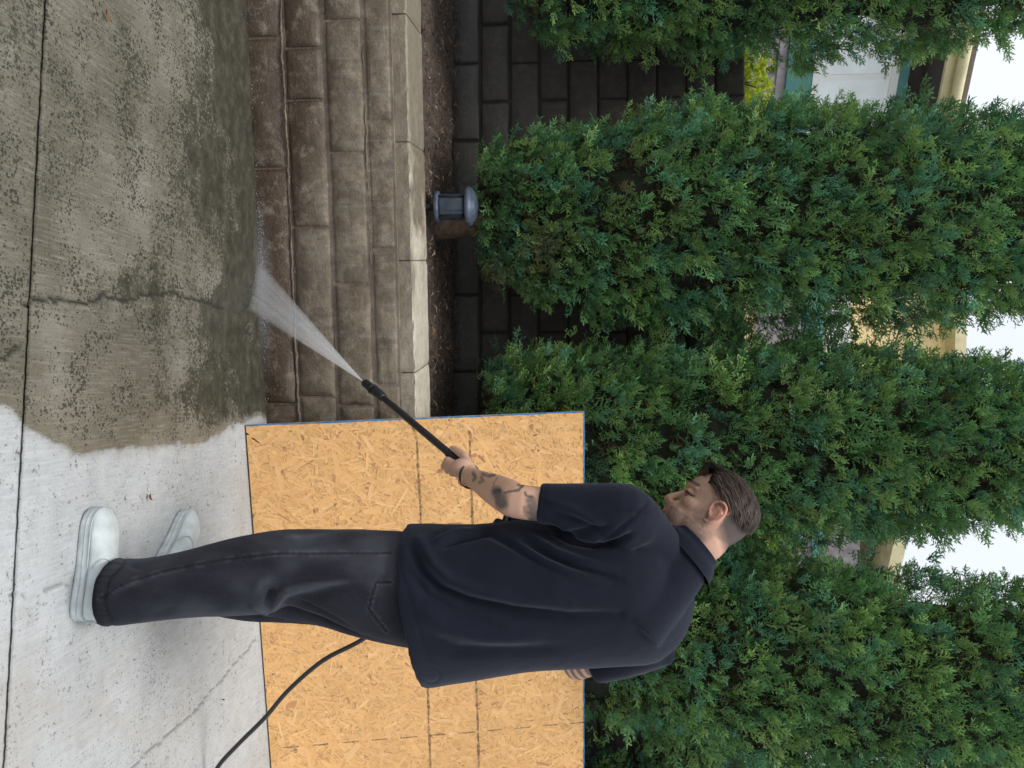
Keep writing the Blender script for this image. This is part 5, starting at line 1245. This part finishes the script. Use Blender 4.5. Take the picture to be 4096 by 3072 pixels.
# ------------------------------------------------------------------ hose
hz_ = [GUN + wdn * .10 - lax * .07, at(1720, 2330, 2.70), at(1590, 2440, 2.76), at(*vw(785, 1380), 2.80), at(*z7(640, 315), 2.84), at(*z7(460, 470), 2.88), at(*z7(340, 610), 2.915), at(*z7(190, 760), 2.955), at(*z7(90, 874), 2.99)]
e = hz_[-1]; hz_ += [np.array([e[0] + .09, 3.01, .018]), np.array([e[0] + .25, 3.02, .0085]), np.array([e[0] + .7, 2.98, .0085]), np.array([e[0] + 1.3, 2.8, .0085]), np.array([e[0] + 2.0, 2.2, .0085])]
V, F = tube(hz_, [.0075] * len(hz_), 12, 6); hose = mesh('hose', V, F, plain('black_rubber', (0.016, 0.016, 0.017), .45, .2, 60, .1), None, True)
tag(hose, 'thin black hose curving from behind the man down to the ground', 'hose')

# ------------------------------------------------------------------ the fan of water
def spray_mat(dens):
    m, nt, b, out = nmat('water_mist'); g = G(nt); co = g.coord()
    b.inputs['Base Color'].default_value = (.95, .96, .98, 1); b.inputs['Roughness'].default_value = .6
    tl = g.n('ShaderNodeBsdfTranslucent'); tl.inputs[0].default_value = (.95, .96, .98, 1); mxx = g.n('ShaderNodeMixShader'); mxx.inputs[0].default_value = .5
    nt.links.new(b.outputs[0], mxx.inputs[1]); nt.links.new(tl.outputs[0], mxx.inputs[2])
    t = g.n('ShaderNodeBsdfTransparent'); mx = g.n('ShaderNodeMixShader'); nt.links.new(g.math('MULTIPLY', g.attr('dens'), dens, True), mx.inputs[0])
    nt.links.new(t.outputs[0], mx.inputs[1]); nt.links.new(mxx.outputs[0], mx.inputs[2]); nt.links.new(mx.outputs[0], out.inputs[0])
    return m
gsp = lambda x, y: (950 + x / 2.765, 1000 + y / 2.765)
spray = empty('water_spray', tuple(NOZ)); tag(spray, 'white fan of water spraying from the nozzle onto the foot of the wall', 'water spray', kind='stuff')
HL = WA + wdir * wall_pt(*gsp(250, 130))[0] - wnor * .012; HL[2] = wall_pt(*gsp(250, 130))[1]
HR_ = onz(*gsp(135, 660), .004)
HRc = onz(*gsp(200, 430), .01)
NP = NOZ + lax * .002; r = np.random.default_rng(5)
# layered sheets of mist, streaked along the flow
for lay in range(7):
    nu, nv = 50, 70; Vs, Ds = [], []
    for i in range(nu):
        u = i / (nu - 1)
        for j in range(nv):
            v = j / (nv - 1); endp = (HL * (1 - v) ** 2 + HRc * 2 * v * (1 - v) + HR_ * v ** 2); p = NP + (endp - NP) * u
            p = p + wnor * ((lay - 3) * .010 * u + .006 * u * math.sin(9 * v + lay)); Vs.append(p)
            edge = math.sin(math.pi * min(max(v, 0.0), 1.0)) ** .35; Ds.append((.95 * (1 - u) ** 1.4 + .50) * edge)
    Vs, Ds = np.array(Vs), np.array(Ds); vv = np.tile(np.linspace(0, 1, nv), nu); uu = np.repeat(np.linspace(0, 1, nu), nv)
    stx = fbm(np.stack([vv * 9 + lay * 7, uu * 0.8], 1), 3, 3, 30 + lay); cl_ = fbm(np.stack([vv * 3, uu * 5 + lay * 3], 1), 2, 3, 44 + lay)
    Ds = Ds * (.25 + 1.5 * stx ** 1.4) * (.45 + 1.0 * cl_)
    idx = np.arange(nu * nv).reshape(nu, nv)
    mesh('mist_sheet', Vs, np.stack([idx[:-1, :-1].ravel(), idx[1:, :-1].ravel(), idx[1:, 1:].ravel(), idx[:-1, 1:].ravel()], 1), spray_mat(.27), spray, True, dict(dens=Ds))
# soft mist that drifts along the foot of the wall
for lay in range(4):
    nu, nv = 50, 16; ss_ = np.linspace(.55, 1.62, nu); hh_ = np.linspace(0, 1, nv); S_, H_ = np.meshgrid(ss_, hh_, indexing='ij')
    Vs = np.array([wpt(a_, -.018 - .016 * lay - .03 * b_, .002 + .085 * b_) for a_, b_ in zip(S_.ravel(), H_.ravel())])
    Ds = np.exp(-((S_ - 1.12) / .20) ** 2).ravel() * (1 - H_.ravel()) ** 1.5 * (H_.ravel() * 8).clip(0, 1) * (.3 + 1.2 * fbm(Vs, 14, 3, 90 + lay)) * sstep(.5, .7, S_.ravel()) * sstep(1.62, 1.5, S_.ravel())
    idx = np.arange(nu * nv).reshape(nu, nv)
    mesh('mist_sheet', Vs, np.stack([idx[:-1, :-1].ravel(), idx[1:, :-1].ravel(), idx[1:, 1:].ravel(), idx[:-1, 1:].ravel()], 1), spray_mat(.30), spray, True, dict(dens=Ds))
M_drop = plain('water_drops', (.85, .88, .9), .15, .05, 10, 0, spec=.8)
Vd, Fd = [], []
def drop(p, d, L_, w):
    t, a, b_ = frame_of(d); n0 = len(Vd); Vd.extend([p - t * L_, p + a * w, p - a * .5 * w + b_ * .87 * w, p - a * .5 * w - b_ * .87 * w, p + t * L_]); Fd.extend([[n0, n0 + 2, n0 + 1], [n0, n0 + 3, n0 + 2], [n0, n0 + 1, n0 + 3], [n0 + 4, n0 + 1, n0 + 2], [n0 + 4, n0 + 2, n0 + 3], [n0 + 4, n0 + 3, n0 + 1]])
for i in range(90):
    u = r.random() ** .8; v = r.beta(1.1, 1.1); endp = HL * (1 - v) ** 2 + HRc * 2 * v * (1 - v) + HR_ * v ** 2; p = NP + (endp - NP) * u + r.normal(0, .006, 3) * (u + .1)
    drop(p, endp - NP, r.uniform(.002, .006), r.uniform(.0002, .0005))
for i in range(420):                                             # splash at the foot of the wall
    v = r.random(); endp = HL * (1 - v) ** 2 + HRc * 2 * v * (1 - v) + HR_ * v ** 2
    p = endp + np.array([r.normal(-.02, .12), -abs(r.normal(0, .03)), abs(r.normal(0, .03))]); drop(p, r.normal(0, 1, 3), r.uniform(.0005, .0014), r.uniform(.0003, .0008))
for i in range(160):
    s_ = r.uniform(-.2, 1.6); p = WA + wdir * s_ - wnor * abs(r.normal(.02, .05)) + np.array([0, 0, abs(r.normal(.02, .12))]); drop(p, [0, 0, 1], r.uniform(.0008, .0022), r.uniform(.0006, .0014))
mesh('droplets', np.array(Vd), np.array(Fd), M_drop, spray)
# shallow froth running along the foot of the wall
M_foam = colored('froth', .35, .3)
nf = 2200; s_ = r.uniform(.15, 1.62, nf); near = np.exp(-((s_ - 1.05) / .35) ** 2); keepf = r.random(nf) < (.02 + .6 * near ** 2); s_ = s_[keepf]; nf = len(s_)
off_ = -.006 - np.abs(r.normal(0, .011, nf)); hgt = .004 + np.abs(r.normal(0, .009, nf)) * (.5 + near[keepf]); Vb, Fb = [], []
for i in range(nf):
    p = wpt(s_[i], off_[i], hgt[i]); rr = r.uniform(.0010, .0034); n0 = len(Vb)
    Vb += [p + np.array(q_) * rr for q_ in ((1, 0, 0), (-1, 0, 0), (0, 1, 0), (0, -1, 0), (0, 0, .8), (0, 0, -.8))]
    Fb += [[n0 + a, n0 + b_, n0 + c_] for a, b_, c_ in ((0, 2, 4), (2, 1, 4), (1, 3, 4), (3, 0, 4), (2, 0, 5), (1, 2, 5), (3, 1, 5), (0, 3, 5))]
fcol = np.repeat(np.array([[.34, .37, .40]]) * r.uniform(.6, 1.4, (nf, 1)), 6, 0)
mesh('froth', np.array(Vb), np.array(Fb), M_foam, spray, True, dict(col=fcol))
